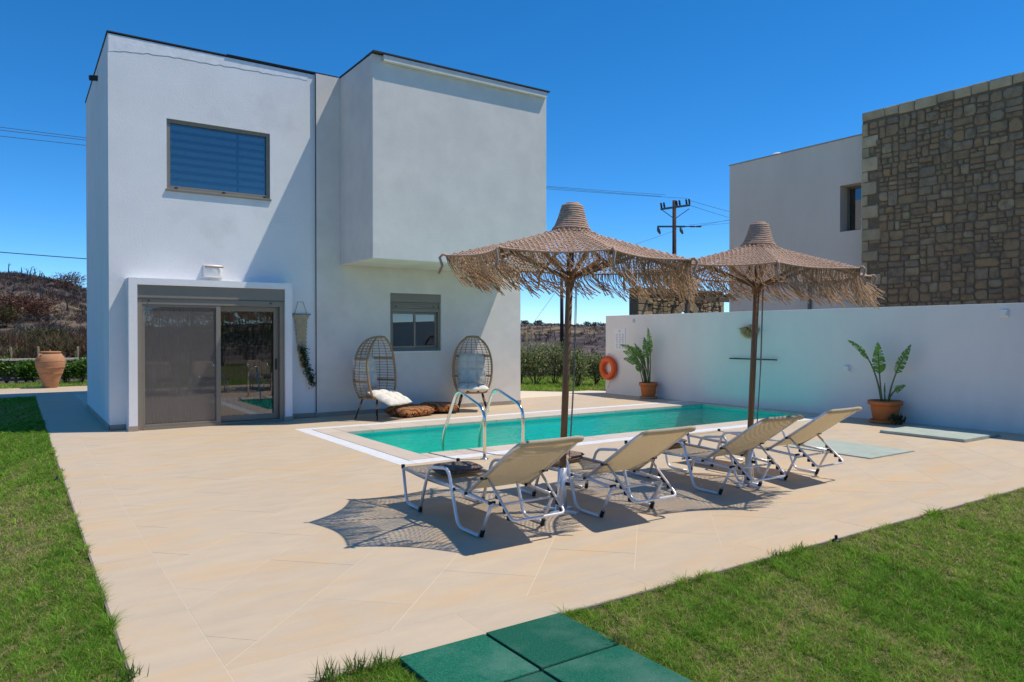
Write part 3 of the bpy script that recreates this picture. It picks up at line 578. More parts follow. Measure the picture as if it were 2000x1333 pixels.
    for k in range(8):
        a = k * math.pi / 4; d = Vector((math.cos(a), math.sin(a), 0)); p1 = csurf(a, 0.985) - Vector((0, 0, 0.028)); p0 = Vector((0, 0, 2.50)) + d * 0.05
        def bar(nm, A, B, hw, hh):
            ax = (B - A).normalized(); sd_ = ax.cross(Vector((0, 0, 1))).normalized(); up = sd_.cross(ax); m2 = MB(); V = []
            for P in (A, B):
                for su, sv in ((-1, -1), (1, -1), (1, 1), (-1, 1)): V.append(P + sd_ * hw * su + up * hh * sv)
            m2.add(V, [(3, 2, 1, 0), (4, 5, 6, 7), (0, 1, 5, 4), (1, 2, 6, 5), (2, 3, 7, 6), (3, 0, 4, 7)]); return m2.build(nm, 'wood', root)
        bar('rib', p0, p1, 0.010, 0.014); bar('strut', Vector((0, 0, 2.11)) + d * 0.04, p0.lerp(p1, 0.52) - Vector((0, 0, 0.016)), 0.011, 0.016)
    MB().lathe([(0.034, 2.02), (0.046, 2.03), (0.046, 2.07), (0.058, 2.09), (0.058, 2.15), (0.034, 2.17)], 14).build('runner_hub', 'wood', root)
    MB().lathe([(0.034, 2.45), (0.065, 2.47), (0.065, 2.52), (0.034, 2.54)], 14).build('top_hub', 'wood', root)
    MB().tube([(0.06, -0.03, 2.08), (0.075, -0.035, 1.2), (0.06, -0.03, 0.42)], 0.004, 5).tube([(0.045, -0.05, 2.08), (0.05, -0.06, 1.3), (0.05, -0.045, 0.6)], 0.004, 5).build('pulley_cord', 'cord', root)
    MB().tube([(0, 0, 0.02), (0, 0, 0.40)], 0.042, 14).build('stand_tube', 'frame', root, smooth=True)
    MB().box(-0.17, 0.17, -0.025, 0.025, 0.0, 0.022).box(-0.025, 0.025, -0.17, -0.026, 0.0, 0.022).box(-0.025, 0.025, 0.026, 0.17, 0.0, 0.022).build('stand_foot', 'frame', root, bevel=0.004)
    for s in (1, -1): MB().tube([(0.10 * s, 0, 0.022), (0.085 * s, 0, 0.10), (0.04 * s, 0, 0.32)], 0.006, 6).build('stand_brace', 'chrome', root)
    MB().tube([(0.0, -0.04, 0.26), (0.0, -0.075, 0.26)], 0.016, 8).build('clamp_knob', 'black', root)
    return root
tilt = R(2.1); tax = Vector((0.563, 0.826, 0))              # lean towards the image's right: rotate about the view direction
um = parasol(); um.location = (4.07, 5.19, 0)
um.rotation_mode = 'QUATERNION'
from mathutils import Quaternion
um.rotation_quaternion = Quaternion(tax, tilt) @ Quaternion((0, 0, 1), R(22.5))
tag(um, 'macrame parasol with rope fringe and wooden pole between the two loungers nearest the villa door', 'parasol', 'macrame parasols')
um2 = copy_tree(um); um2.location = (6.40, 4.97, 0); um2.rotation_quaternion = Quaternion(tax, R(2.4)) @ Quaternion((0, 0, 1), R(1))
tag(um2, 'macrame parasol with rope fringe and wooden pole between the two loungers nearest the boundary wall', 'parasol', 'macrame parasols')
# ================================================================== SUN LOUNGERS
def lounger():
    W = 0.60; root = thing('sun_lounger', '', 'sun lounger'); r = 0.0145
    for sx, x in ((1, 0.0), (-1, W)):
        MB().tube([(x, 1.17, .335), (x, 0.0, .31), (x, -.38, .285)], r, 8).build('side_rail', 'frame', root, smooth=True)
        MB().tube(fil([(x, 1.17, .35), (x, 1.10, .02), (x, .80, .018)], .09), r, 8).build('leg', 'frame', root, smooth=True)
        xo = x - sx * 0.032
        MB().tube(fil([(xo, .77, .03), (xo, .60, .435), (xo, .26, .475), (xo, .10, .02), (xo, -.21, .018)], .075), r, 8).build('arm_leg', 'frame', root, smooth=True)
        MB().tube([(x, -.21, .03), (x, -.36, .30)], r * .95, 8).build('rear_strut', 'frame', root, smooth=True)
        for p, q in (((xo, .77, .012), (xo, .758, .06)), ((x, -.205, .006), (x, -.23, .06)), ((x, 1.172, .335), (x, 1.174, .372))): MB().tube([p, q], r * 1.28, 8).build('end_cap', 'black', root)
        for y, z in ((0.0, .31), (-.24, .47), (-.36, .30), (.19, .31)): MB().tube([(x - sx * .03, y, z), (x + sx * .026, y, z)], .013, 8).build('pivot_bolt', 'black', root)
        xi = x + sx * 0.045
        for k in range(4):
            y = -.36 - k * .052; z = .375 - k * .045; MB().box(xi - .009, xi + .009, y - .018, y + .012, z - .05, z - .018).build('notch', 'black', root)
    MB().tube(fil([(.045, -.24, .462), (.045, -.57, .19), (W - .045, -.57, .19), (W - .045, -.24, .462)], .05), .0115, 8).build('back_prop', 'frame', root, smooth=True)
    MB().tube(fil([(0.0, 0.0, .315), (0.0, -.72, .80), (W, -.72, .80), (W, 0.0, .315)], .12, 8), r, 8).build('back_frame', 'frame', root, smooth=True)
    for y, z in ((1.165, .325), (.30, .285), (-.33, .265)): MB().tube([(0, y, z), (W, y, z)], .011, 8).build('cross_bar', 'frame', root, smooth=True)
    # one continuous sling from the foot over the bend to the head
    prof_ = [(1.17, .352)] + [(1.17 - 1.02 * k / 10, .350 - .02 * k / 10 - .022 * math.sin(math.pi * k / 10)) for k in range(1, 11)] + [(.05, .333), (-.03, .349), (-.10, .392)]
    for k in range(1, 9): t = k / 8; prof_.append((-.10 - .605 * t, .392 + .418 * t - .014 * math.sin(math.pi * t)))
    prof_ += [(-.735, .822), (-.748, .803), (-.735, .782), (-.70, .768)]
    V = []; nx = 10; hem = len(prof_)
    for i, (y, z) in enumerate(prof_):
        k = 1 if i < hem - 7 else (1 - .10 * ((i - (hem - 8)) / 7) ** 2)
        for j in range(nx + 1):
            u = j / nx - .5; V.append((W / 2 + u * (W + .028) * k, y, z - .006 * (1 - 4 * u * u) + (.0 if 0 < j < nx else -.012)))
    s = MB().add(V, [(i * (nx + 1) + j, (i + 1) * (nx + 1) + j, (i + 1) * (nx + 1) + j + 1, i * (nx + 1) + j + 1) for i in range(hem - 1) for j in range(nx)]).build('sling', 'sling', root, smooth=True)
    so_ = s.modifiers.new('solid', 'SOLIDIFY'); so_.thickness = 0.003
    return root
LL = ['sun lounger with white tube frame nearest the villa door', 'sun lounger with white tube frame, second from the villa door',
      'sun lounger with white tube frame, second from the boundary wall', 'sun lounger with white tube frame nearest the boundary wall']
lo = lounger()
for i, (x, y) in enumerate(((3.04, 5.10), (4.24, 5.04), (5.82, 5.06), (6.98, 5.14))):
    o = lo if i == 0 else copy_tree(lo); o.location = (x, y, 0); o.rotation_euler = (0, 0, R([0.5, -0.6, -1.0, 1.0][i])); tag(o, LL[i], 'sun lounger', 'cream sling sun loungers')
def cushion_mesh(w_, h_, t_, tx=0, ty=0, n=24, p=4.0):
    """soft pillow, optional tufting tx x ty"""
    V = []; Fc = []
    for sgn in (1, -1):
        for i in range(n + 1):
            for j in range(n + 1):
                u = 2 * i / n - 1; v = 2 * j / n - 1; e = max(0, (1 - abs(u) ** p)) ** 0.5 * max(0, (1 - abs(v) ** p)) ** 0.5; k = 1.0
                if tx: k = 0.45 + 0.55 * (abs(math.sin(math.pi * (u + 1) / 2 * tx)) * abs(math.sin(math.pi * (v + 1) / 2 * ty))) ** 0.4
                V.append((u * w_ / 2 * (1 - .04 * v * v), v * h_ / 2 * (1 - .04 * u * u), sgn * t_ / 2 * e * k))
    m = (n + 1) ** 2
    for s in (0, 1):
        for i in range(n):
            for j in range(n):
                a = s * m + i * (n + 1) + j; q = (a, a + n + 1, a + n + 2, a + 1); Fc.append(q if s == 0 else q[::-1])
    mb = MB(); mb.add(V, Fc); me = mb.mesh('pillow', True)
    return me
def towel():
    mb = MB(); V = []; Fc = []
    root = thing('folded_towel', '', 'towel'); me = cushion_mesh(0.40, 0.30, 0.045, n=20, p=8)
    for k in range(2):
        o = mkobj('towel_fold', me, 'towel', root); o.location = (0.01 * k, -0.008 * k, 0.022 + k * 0.036); o.rotation_euler = (0.015 * k, 0.02 * k, 0.05 * k); 
    return root
tw = towel()
TW = [(3.04, 5.10, 'dark brown folded towel on the foot of the lounger nearest the villa door'), (4.24, 5.04, 'dark brown folded towel on the second lounger from the villa door'), (5.82, 5.06, 'dark brown folded towel on the second lounger from the boundary wall')]
for i, (x, y, l) in enumerate(TW):
    o = tw if i == 0 else copy_tree(tw); o.location = (x + 0.31, y + 0.72 + 0.05 * i, 0.333); o.rotation_euler = (-0.01, 0, R([-8, 6, 4][i])); tag(o, l, 'towel', 'folded towels on the loungers')
rt = tag(mkobj('rolled_towel', cushion_mesh(0.34, 0.13, 0.085, n=16, p=3), 'btowel'), 'small rolled beige towel on the second lounger from the villa door', 'towel', 'rolled towels'); rt.location = (4.36, 5.62, 0.385); rt.rotation_euler = (0, 0, R(20))
rt2 = rt.copy(); col.objects.link(rt2); rt2.location = (6.02, 5.80, 0.44); rt2['label'] = 'small rolled beige towel on top of a dark folded towel'; rt2.rotation_euler = (0, 0, R(10))
# ================================================================== POOL LADDER
ld = thing('pool_ladder', 'pair of polished steel pool ladder rails arching over the pool edge', 'ladder', (4.97, 7.92, 0))
for x in (0, 0.60):
    MB().tube(fil([(x, 0, -0.02), (x, 0, .64), (x, .70, .86), (x, 1.10, .16), (x, 1.13, -.75)], .16, 8), 0.021, 12).build('rail', 'chrome', ld, smooth=True)
    MB().lathe([(0.055, 0.0), (0.052, 0.012), (0.024, 0.022)], 18, (x, 0, 0)).build('flange', 'chrome', ld, smooth=True)
for z in (-.3, -.55): MB().box(0.022, .578, 1.09, 1.16, z - .012, z + .012).build('step', 'chrome', ld, bevel=0.005)
# ================================================================== EGG CHAIRS
def egg(z): 
    h = (z - 0.84); k = max(0.0, 1 - abs(h / (0.72 if h > 0 else 0.62)) ** 2.25); return 0.415 * k ** 0.47
def egg_chair():
    root = thing('egg_chair', '', 'chair')
    def yo(z): return -0.10 - 0.10 * max(0, (1.05 - z))      # front opening plane
    def ringpts(z, n=30):
        a = egg(z); b = a * 1.12; s = max(-1, min(1, yo(z) / max(b, 1e-4)))
        if s <= -0.999: return [(a * math.cos(t), b * math.sin(t), z) for t in np.linspace(0, 2 * math.pi, n)]
        t0 = math.asin(s); return [(a * math.cos(t), b * math.sin(t), z) for t in np.linspace(t0, math.pi - t0, n)]
    mb = MB(); z = 0.44
    while z < 1.545: mb.tube(ringpts(z), 0.0055, 5); z += 0.052
    for k in range(9):
        t = math.pi * (k + 0.5) / 9; pts = [(egg(z) * math.cos(t), egg(z) * 1.12 * math.sin(t), z) for z in np.linspace(0.41, 1.556, 26)]; mb.tube(pts, 0.007, 5)
    tag(mb.build('wicker_cage', 'rattan', root), kind='stuff')
    for z, r in ((0.40, 0.017), (0.72, 0.015), (1.14, 0.016)): MB().tube(ringpts(z, 36), r, 7).build('hoop', 'rattan', root, smooth=True)
    L_ = []
    for z in np.linspace(0.40, 1.50, 26):
        p = ringpts(z); L_.append(p[0])
    Rr_ = [(-p[0], p[1], p[2]) for p in L_][::-1]; MB().tube(L_ + [(0.12, -0.085, 1.545), (0, -0.08, 1.556), (-0.12, -0.085, 1.545)] + Rr_, 0.021, 8).build('front_arch', 'rattan', root, smooth=True)
    MB().tube([L_[0], (0.1, L_[0][1] - .03, .39), (-0.1, L_[0][1] - .03, .39), Rr_[-1]], 0.02, 8).build('front_rail', 'rattan', root, smooth=True)
    for sx in (-1, 1):
        for sy in (-1, 1):
            a, b = Vector((sx * .20, sy * .17, .40)), Vector((sx * .31, sy * .27, 0)); lg = MB().tube([a, b], [.017, .012], 8).build('leg', 'black', root)
            MB().tube([a.lerp(b, .28), a.lerp(b, .48)], .021, 8).build('wood_sleeve', 'rattan', lg)
    MB().lathe([(0.30, 0.40), (0.31, 0.415), (0.0005, 0.415)], 24, cap=False).build('seat_base', 'rattan', root)
    return root
ec = egg_chair(); ec.location = (5.70, 12.93, 0); ec.rotation_euler = (0, 0, R(26)); tag(ec, 'egg shaped rattan chair with its seat cushion sliding out, turned sideways to the pool', 'chair', 'rattan egg chairs')
ec2 = copy_tree(ec); ec2.location = (7.93, 13.12, 0); ec2.rotation_euler = (0, 0, R(-28)); tag(ec2, 'egg shaped rattan chair facing the terrace behind the ladder rails', 'chair', 'rattan egg chairs')
def chair_cushions(root, slid, l1, l2):
    b = mkobj('back_cushion', cushion_mesh(0.62, 0.66, 0.16, 3, 4, 30), 'cushion'); s = mkobj('seat_cushion', cushion_mesh(0.66, 0.62, 0.17, 3, 3, 30), 'cushion')
    Mx = Matrix.Translation(root.location) @ Matrix.Rotation(root.rotation_euler.z, 4, 'Z')
    b.matrix_world = Mx @ Matrix.Translation((0, 0.285, 0.87)) @ Matrix.Rotation(R(80), 4, 'X')
    if slid: s.matrix_world = Mx @ Matrix.Translation((0, -0.32, 0.42)) @ Matrix.Rotation(R(20), 4, 'X')
    else: s.matrix_world = Mx @ Matrix.Translation((0, -0.06, 0.49)) @ Matrix.Rotation(R(3), 4, 'X')
    tag(b, l1, 'cushion'); tag(s, l2, 'cushion')
chair_cushions(ec, True, 'tufted off white back cushion inside the sideways egg chair', 'off white seat cushion hanging out of the sideways egg chair')
chair_cushions(ec2, False, 'tufted off white back cushion inside the egg chair behind the ladder', 'off white seat cushion in the egg chair behind the ladder')
k1 = mkobj('floor_cushion', cushion_mesh(0.78, 0.72, 0.20, n=26, p=5), 'kilim'); k1.location = (6.43, 13.02, 0.10); k1.rotation_euler = (0.03, -0.02, R(14)); tag(k1, 'rust and brown woven floor cushion lying next to the sideways egg chair', 'cushion', 'kilim floor cushions')
k2 = mkobj('floor_cushion', cushion_mesh(0.78, 0.70, 0.20, n=26, p=5), 'kilim'); k2.location = (7.18, 13.22, 0.115); k2.rotation_euler = (-0.06, 0.03, R(-20)); tag(k2, 'rust and brown woven floor cushion lying next to the egg chair behind the ladder', 'cushion', 'kilim floor cushions')
# ================================================================== WALL HANGING
wh = thing('wall_hanging', 'cream woven wall hanging on a rod beside the sliding door', 'wall hanging', (4.53, FYL, 1.98))
MB().tube([(-0.19, -0.03, 0), (0.19, -0.03, 0)], 0.010, 8).build('rod', 'bark', wh)
MB().tube([(-0.12, -0.03, 0), (-0.05, -0.006, .24), (0.05, -0.006, .24), (0.12, -0.03, 0)], 0.004, 6).build('hanging_cord', 'cord', wh)
V = []; n = 40
for i in range(n + 1):
    t = i / n; hw = 0.155 - 0.0 * t if t < .06 else 0.125 * (1 - .62 * t) + .012 * math.sin(i * 2.2)
    for j in range(9): u = j / 4 - 1; V.append((u * hw + 0.05 * t * t, -0.032 + .006 * math.sin(j * 3.1 + i), -1.02 * t))
o = MB().add(V, [(i * 9 + j, i * 9 + j + 1, (i + 1) * 9 + j + 1, (i + 1) * 9 + j) for i in range(n) for j in range(8)]).build('weave', 'macrame', wh); o.modifiers.new('solid', 'SOLIDIFY').thickness = 0.012
tpn = thing('trailing_plant', 'green trailing plant tucked into the woven wall hanging', 'plant', (4.54, FYL - 0.04, 1.34))
n = 420; t = rng.uniform(0, 1, n); P = np.stack([-0.02 + 0.22 * t ** 1.2 + rng.normal(0, .045, n) * (1 - .45 * t), -0.03 - np.abs(rng.normal(0, .04, n)), 0.03 - 0.75 * t + rng.normal(0, .03, n)], 1)
V, Fc, cc = leaves(P, rng.normal(0, .6, (n, 3)) + [0.1, -.5, -.5], rng.uniform(.035, .065, n), rng.uniform(.022, .035, n), pick([(.018, .06, .02), (.035, .10, .03), (.012, .045, .018), (.07, .14, .05)], n)); npmesh('foliage', V, Fc, 'leaf', tpn, cc)
mb = MB()
for k in range(5): mb.tube([(0, -.02, .02), (.04 + .02 * k, -.05, -.3), (.14 + .02 * k, -.04, -.72)], .003, 5)
mb.build('stem', 'bark', tpn)
# ================================================================== POTTED PLANTS (torn strelitzia leaves)
def strel_leaf(base, ctrl, tip, wid, face, tears, name, parent):
    """petiole + blade along a curve base -> ctrl -> tip; blade on the last 45 percent"""
    B, Cc, T = Vector(base), Vector(ctrl), Vector(tip)
    def bz(t): return B.lerp(Cc, t).lerp(Cc.lerp(T, t), t)
    MB().tube([bz(t) for t in np.linspace(0, 1, 16)], [0.016 * (1 - .8 * t) + .002 for t in np.linspace(0, 1, 16)], 6).build('petiole', 'leaf_stem', parent, smooth=True)
    V = []; Fc = []; cc = []; n = 22; t0 = 0.52; fd = Vector(face).normalized()
    for s in (-1, 1):
        cut = sorted(random.sample(range(2, n - 1), tears)) if tears else []
        k = 0; start = len(V)
        for i in range(n):
            ta, tb = t0 + (1 - t0) * i / n, t0 + (1 - t0) * (i + 1) / n
            pa, pb = bz(ta), bz(tb); ax = (pb - pa).normalized(); sd_ = ax.cross(fd).normalized() * s; up = sd_.cross(ax) * s
            def wd(tt): q = (tt - t0) / (1 - t0); return wid * (math.sin(math.pi * q ** 0.62) ** 0.75 + 0.01)
            if i in cut: k = random.uniform(0.5, 0.95); g = 0.5
            else: g = 0
            droop = Vector((0, 0, -1)) * (0.12 + 0.22 * (len(cut) and sum(c <= i for c in cut) % 2)) * wid; lean = ax * wid * 0.35
            wa, wb = wd(ta), wd(tb); o_ = len(V)
            V += [pa + ax * (pb - pa).length * g * .3, pb, pb + sd_ * wb * .55 + up * .12 * wb + lean * .5, pa + sd_ * wa * .55 + up * .12 * wa + lean * .5 + ax * (pb - pa).length * g * .8,
                  pb + sd_ * wb + lean + droop * (wb / wid), pa + sd_ * wa + lean + droop * (wa / wid) + ax * (pb - pa).length * g]
            Fc += [(o_, o_ + 1, o_ + 2), (o_, o_ + 2, o_ + 3), (o_ + 3, o_ + 2, o_ + 4), (o_ + 3, o_ + 4, o_ + 5)]
            cb = np.array([.11, .24, .035]) * random.uniform(.85, 1.2); cc += [cb * 1.2, cb * 1.2, cb, cb, cb * .85, cb * .85]
    npmesh(name, np.array([tuple(v) for v in V]), np.array(Fc), 'leaf', parent, np.array(cc))
M['leaf_stem'] = mat('leaf_stem', (0.07, 0.13, 0.03), (0.10, 0.12, 0.035), 8, 0.5)
def pot(root, s, sauc):
    MB().lathe([(0.155 * s, 0.03), (0.165 * s, 0.05), (0.20 * s, 0.30), (0.205 * s, 0.325), (0.235 * s, 0.33), (0.24 * s, 0.40), (0.222 * s, 0.405), (0.215 * s, 0.34), (0.205 * s, 0.335)], 32, cap=False).build('pot', 'terra', root, smooth=True)
    MB().lathe([(0.20 * s, 0.0), (0.215 * s, 0.015), (0.22 * s, 0.055), (0.20 * s, 0.058), (0.19 * s, 0.03), (0.0005, 0.03)], 32).build('saucer', sauc, root, smooth=True)
    MB().lathe([(0.21 * s, 0.35), (0.0005, 0.365)], 24, cap=False).build('soil', 'soil', root)
pp = thing('potted_plant', 'bushy strelitzia with torn leaves in an orange pot near the lifebuoy', 'potted plant', (13.05, 13.12, 0), 0, 'potted strelitzias'); pot(pp, 1.0, 'saucer')
fc = (-1, -0.2, 0.4)
for b_, c_, t_, wd_, te in (((.0, -.03, .36), (.02, -.10, 1.1), (.0, .02, 1.74), .13, 6), ((-.02, .0, .36), (-.03, -.02, 1.0), (-.05, .10, 1.50), .12, 5), ((-.03, .06, .36), (-.05, .12, 1.25), (-.12, .88, 1.33), .10, 9),
                            ((-.06, .05, .36), (-.1, .10, 1.1), (-.2, .68, 1.17), .12, 8), ((-.05, .08, .36), (-.12, .12, 1.02), (-.25, .60, .98), .12, 7), ((.03, .02, .36), (.06, .1, .8), (-.06, .30, 1.16), .12, 2), ((-.02, .04, .36), (-.06, .06, 1.15), (-.18, .52, 1.30), .10, 6), ((.02, .0, .36), (.0, .05, .9), (-.10, .38, 1.36), .09, 5), ((-.08, .1, .36), (-.1, .16, .6), (-.14, .26, .98), .11, 1), ((.0, -.05, .36), (.0, -.0, .8), (-.02, .02, 1.22), .04, 2)):
    strel_leaf(b_, c_, t_, wd_ * .8, (-1, random.uniform(-.9, .6), random.uniform(.1, .8)), te + 3, 'leaf', pp)
pp2 = thing('potted_plant', 'sparse strelitzia with one arching leaf in a large orange pot', 'potted plant', (13.02, 7.12, 0), 0, 'potted strelitzias'); pot(pp2, 1.22, 'terra')
for b_, c_, t_, wd_, te in (((.0, .07, .36), (.0, .20, 1.28), (-.02, .70, 1.48), .08, 5), ((-.02, .05, .36), (-.02, .10, .8), (-.04, .12, 1.42), .17, 5), ((.02, -.04, .36), (.02, -.10, .85), (.0, -.44, 1.40), .13, 7), ((.0, -.05, .36), (-.02, -.12, .62), (-.1, -.40, .70), .09, 1), ((.0, .0, .36), (.0, .02, .5), (.0, .01, .72), .02, 0)):
    strel_leaf(b_, c_, t_, wd_ * .75, (-1, random.uniform(-.9, .9), random.uniform(.1, .6)), te + 3 if te else 0, 'leaf', pp2)
dl = thing('fallen_leaf', 'small dried leaf clump on the slabs against the large orange pot', 'leaf', (12.88, 6.83, 0.0)); n = 60
V, Fc, cc = leaves(rng.normal(0, .05, (n, 3)) * [1, 1, .8] + [0, 0, .09], rng.normal(0, 1, (n, 3)), .11, .05, pick([(.09, .09, .03), (.06, .05, .02)], n)); V[:, 2] = np.maximum(V[:, 2], 0.004); npmesh('dry_leaves', V, Fc, 'leaf', dl, cc)
# ================================================================== GROUND COVERS
for (x0, x1, y0, y1, h, lab) in ((11.62, 12.78, 5.16, 6.44, 0.045, 'raised pale green hatch cover lying nearest the white wall'), (9.08, 10.15, 5.16, 6.42, 0.012, 'flat pale green hatch cover lying beside the loungers')):
    t = thing('hatch_cover', lab, 'hatch', ((x0 + x1) / 2, (y0 + y1) / 2, 0), 0, 'pale green hatch covers'); a, b = (x1 - x0) / 2, (y1 - y0) / 2
    MB().box(-a, a, -b, b, 0.001, h).build('lid', 'hatch', t, bevel=0.003)
    MB().box(-a - .02, a + .02, -b - .02, b + .02, 0.0004, 0.0035).build('rim', 'slabside', t)
TL = ['dusty green rubber paving square against the slab corner with grass on its side', 'green rubber paving square touching the slabs, next to the lawn', 'green rubber paving square in the inner row under the dusty one', 'green rubber paving square with a grass tuft at its joint']
for i, (x, y) in enumerate(((1.55, 2.775), (2.065, 2.785), (1.545, 2.26), (2.06, 2.27), (1.55, 1.745), (2.06, 1.755))):
    t = MB().prism(dedupe([(x + .006, y + .006), (x + .504, y + .006), (x + .504, y + .504), (x + .006, y + .504)]), -0.033, 0.012).build('rubber_tile', 'rubber', bevel=0.006)
    tag(t, TL[i] if i < 4 else 'green rubber paving square at the lawn end of the row', 'rubber tile', 'green rubber paving squares')
# ================================================================== GRASS
def in_view(x, y, m=0.12):
    dx = x * fv[0] + y * fv[1]; lx = x * rv[0] + y * rv[1]; return (dx > 0.3) & (np.abs(lx / np.maximum(dx, .1)) < 0.70 + m)
def grass(name, x0, x1, y0, y1, dens, zb=-0.024, hmin=0.014, hmax=0.036, shape=None, holes=(), edge=None):
    n = int((x1 - x0) * (y1 - y0) * dens); x = rng.uniform(x0, x1, n); y = rng.uniform(y0, y1, n)
    el = np.ones(n)
    if edge:                                             # a ragged, longer fringe where the mower does not reach
        ne = int(max(x1 - x0, y1 - y0) * 1900); t = rng.uniform(0, 1, ne)
        ex, ey = (x0 + (x1 - x0) * t, y1 - np.abs(rng.normal(0, .016, ne))) if edge == 'y' else (x1 - np.abs(rng.normal(0, .016, ne)), y0 + (y1 - y0) * t)
        cl = np.clip(1.0 + .8 * fnoise(ex, ey, 9.0, 7), .3, 2.5); x = np.concatenate([x, ex]); y = np.concatenate([y, ey]); el = np.concatenate([el, cl]); n += ne
    d = np.hypot(x, y); keep = rng.uniform(0, 1, n) < np.clip((4.2 / np.maximum(d, 2.5)) ** 1.25, 0.02, 1) * np.where(in_view(x, y), 1, 0.16)
    dry = fnoise(x, y, 1.7, 1) * 0.6 + fnoise(x, y, 6.0, 5) * 0.55 + fnoise(x, y, 17.0, 11) * 0.45
    keep &= rng.uniform(0, 1, n) < np.clip(1.1 - 0.42 * np.maximum(dry, 0), 0.2, 1) * np.clip(.78 + .22 * fnoise(x, y, 34.0, 13), .25, 1)
    for h in holes: keep &= ~((x > h[0]) & (x < h[1]) & (y > h[2]) & (y < h[3]))
    if shape is not None: keep &= shape(x, y)
    x, y, d, dry, el = x[keep], y[keep], d[keep], dry[keep], el[keep]; n = len(x)
    k = np.clip(d / 4.5, 1, 4.0); hgt = rng.uniform(hmin, hmax, n) * (1 + .25 * rng.normal(0, 1, n).clip(-1, 2)) * np.clip(1 - .16 * dry, .6, 1.2) * el; wd = rng.uniform(.0022, .0050, n) * k; cl2 = fnoise(x, y, 34.0, 13) + .7 * fnoise(x, y, 60.0, 2); hgt = hgt * np.clip(1 + .30 * cl2, .45, 1.9)
    a = rng.uniform(0, 6.283, n); ax, ay = np.cos(a), np.sin(a); la = rng.uniform(0, 6.283, n); ln = hgt * rng.uniform(.4, 1.8, n); lx, ly = np.cos(la) * ln, np.sin(la) * ln
    z = np.full(n, zb)
    p0 = np.stack([x - ax * wd / 2, y - ay * wd / 2, z], 1); p1 = np.stack([x + ax * wd / 2, y + ay * wd / 2, z], 1)
    p2 = np.stack([x + ax * wd * .38 + lx * .35, y + ay * wd * .38 + ly * .35, z + hgt * .6], 1); p3 = np.stack([x - ax * wd * .38 + lx * .35, y - ay * wd * .38 + ly * .35, z + hgt * .6], 1)
    p4 = np.stack([x + lx, y + ly, z + hgt * rng.uniform(.7, 1, n)], 1)
    V = np.stack([p0, p1, p2, p3, p4], 1).reshape(-1, 3); b = np.arange(n)[:, None] * 5
    Fc = np.concatenate([b + [0, 1, 2], b + [0, 2, 3], b + [3, 2, 4]], 1).reshape(-1, 3)
    t = np.clip(.5 + .36 * dry + rng.normal(0, .22, n), 0, 1)[:, None]
    green = np.array([.25, .40, .045]); deep = np.array([.12, .26, .025]); straw = np.array([.58, .46, .22])
    c = deep * (1 - t) + green * t; s = (rng.uniform(0, 1, n) < np.clip(.13 + .30 * dry, .05, .85))[:, None]; c = np.where(s, straw * rng.uniform(.6, 1.1, (n, 1)), c * rng.uniform(.7, 1.35, (n, 1)) * np.clip(1 + .17 * cl2, .55, 1.6)[:, None])
    o = npmesh(name, V, Fc, 'grass', None, np.repeat(c, 5, axis=0)); return tag(o, kind='stuff')
mats_area = (1.545, 2.58, 1.6, 3.30)
tag(grass('lawn_grass', PX0 - 0.1, 11.5, -0.5, PY0 - 0.012, 26000, holes=(mats_area,), edge='y'), 'short mown lawn with dry patches along the terrace front', 'grass')
tag(grass('lawn_grass', -2.6, PX0 - 0.012, 1.0, 22.6, 22000, edge='x'), 'short mown lawn along the terrace side towards the villa', 'grass')
def corner(x, y):
    P = np.array(lawnR); ins = np.ones_like(x, bool); s = 0
    for i in range(len(P)):
        a, b = P[i], P[(i + 1) % len(P)]; ins &= True
    c = np.zeros_like(x, bool); j = len(P) - 1
    for i in range(len(P)):
        xi, yi = P[i]; xj, yj = P[j]; hit = ((yi > y) != (yj > y)) & (x < (xj - xi) * (y - yi) / (yj - yi + 1e-12) + xi); c ^= hit; j = i
    return c
tag(grass('lawn_grass', 9.7, 22, 15, 23.4, 9000, zb=-.03, hmin=.05, hmax=.12, shape=corner), 'bright grass under the shrubs past the villa corner', 'grass')
tag(grass('lawn_grass', -2, 4, 26.2, 29.0, 7000, hmin=.05, hmax=.09), 'strip of grass behind the clay jar', 'grass')
def tuft(x, y, z, n, h, lab, sp=0.03, cols=((.10, .22, .03), (.06, .15, .02), (.3, .26, .1))):
    P = np.stack([rng.normal(0, sp, n), rng.normal(0, sp, n), np.zeros(n)], 1); V, Fc, cc = leaves(P, np.stack([rng.normal(0, .35, n), rng.normal(0, .35, n), np.ones(n)], 1), rng.uniform(.5, 1, n) * h, .006, pick(cols, n), .1)
    o = npmesh('grass_tuft', V, Fc, 'grass', None, cc); o.location = (x, y, z); tag(o, lab, 'grass', 'grass tufts along the slab edge')
tuft(2.57, 2.79, .0, 60, .07, 'dry grass tuft growing in the joint of the green rubber squares', .025, ((.3, .26, .1), (.15, .2, .05)))
for i, (px, py, n, h) in enumerate(((640, 1322, 60, .16), (700, 1308, 80, .13), (745, 1296, 50, .12), (1335, 1133, 25, .06), (1490, 1078, 60, .10), (1530, 1063, 40, .10), (255, 1320, 60, .12), (120, 920, 30, .10), (130, 985, 30, .09), (160, 1080, 30, .08))):
    p = gr(px, py); tuft(p[0], min(p[1], PY0 - .02) if p[0] > PX0 + .03 else p[1], -.035, n, h, ('longer grass tuft leaning over the slab edge beside the rubber squares' if i < 3 else 'longer grass tuft leaning over the front slab edge' if i < 6 else 'longer grass tuft leaning over the side slab edge'))
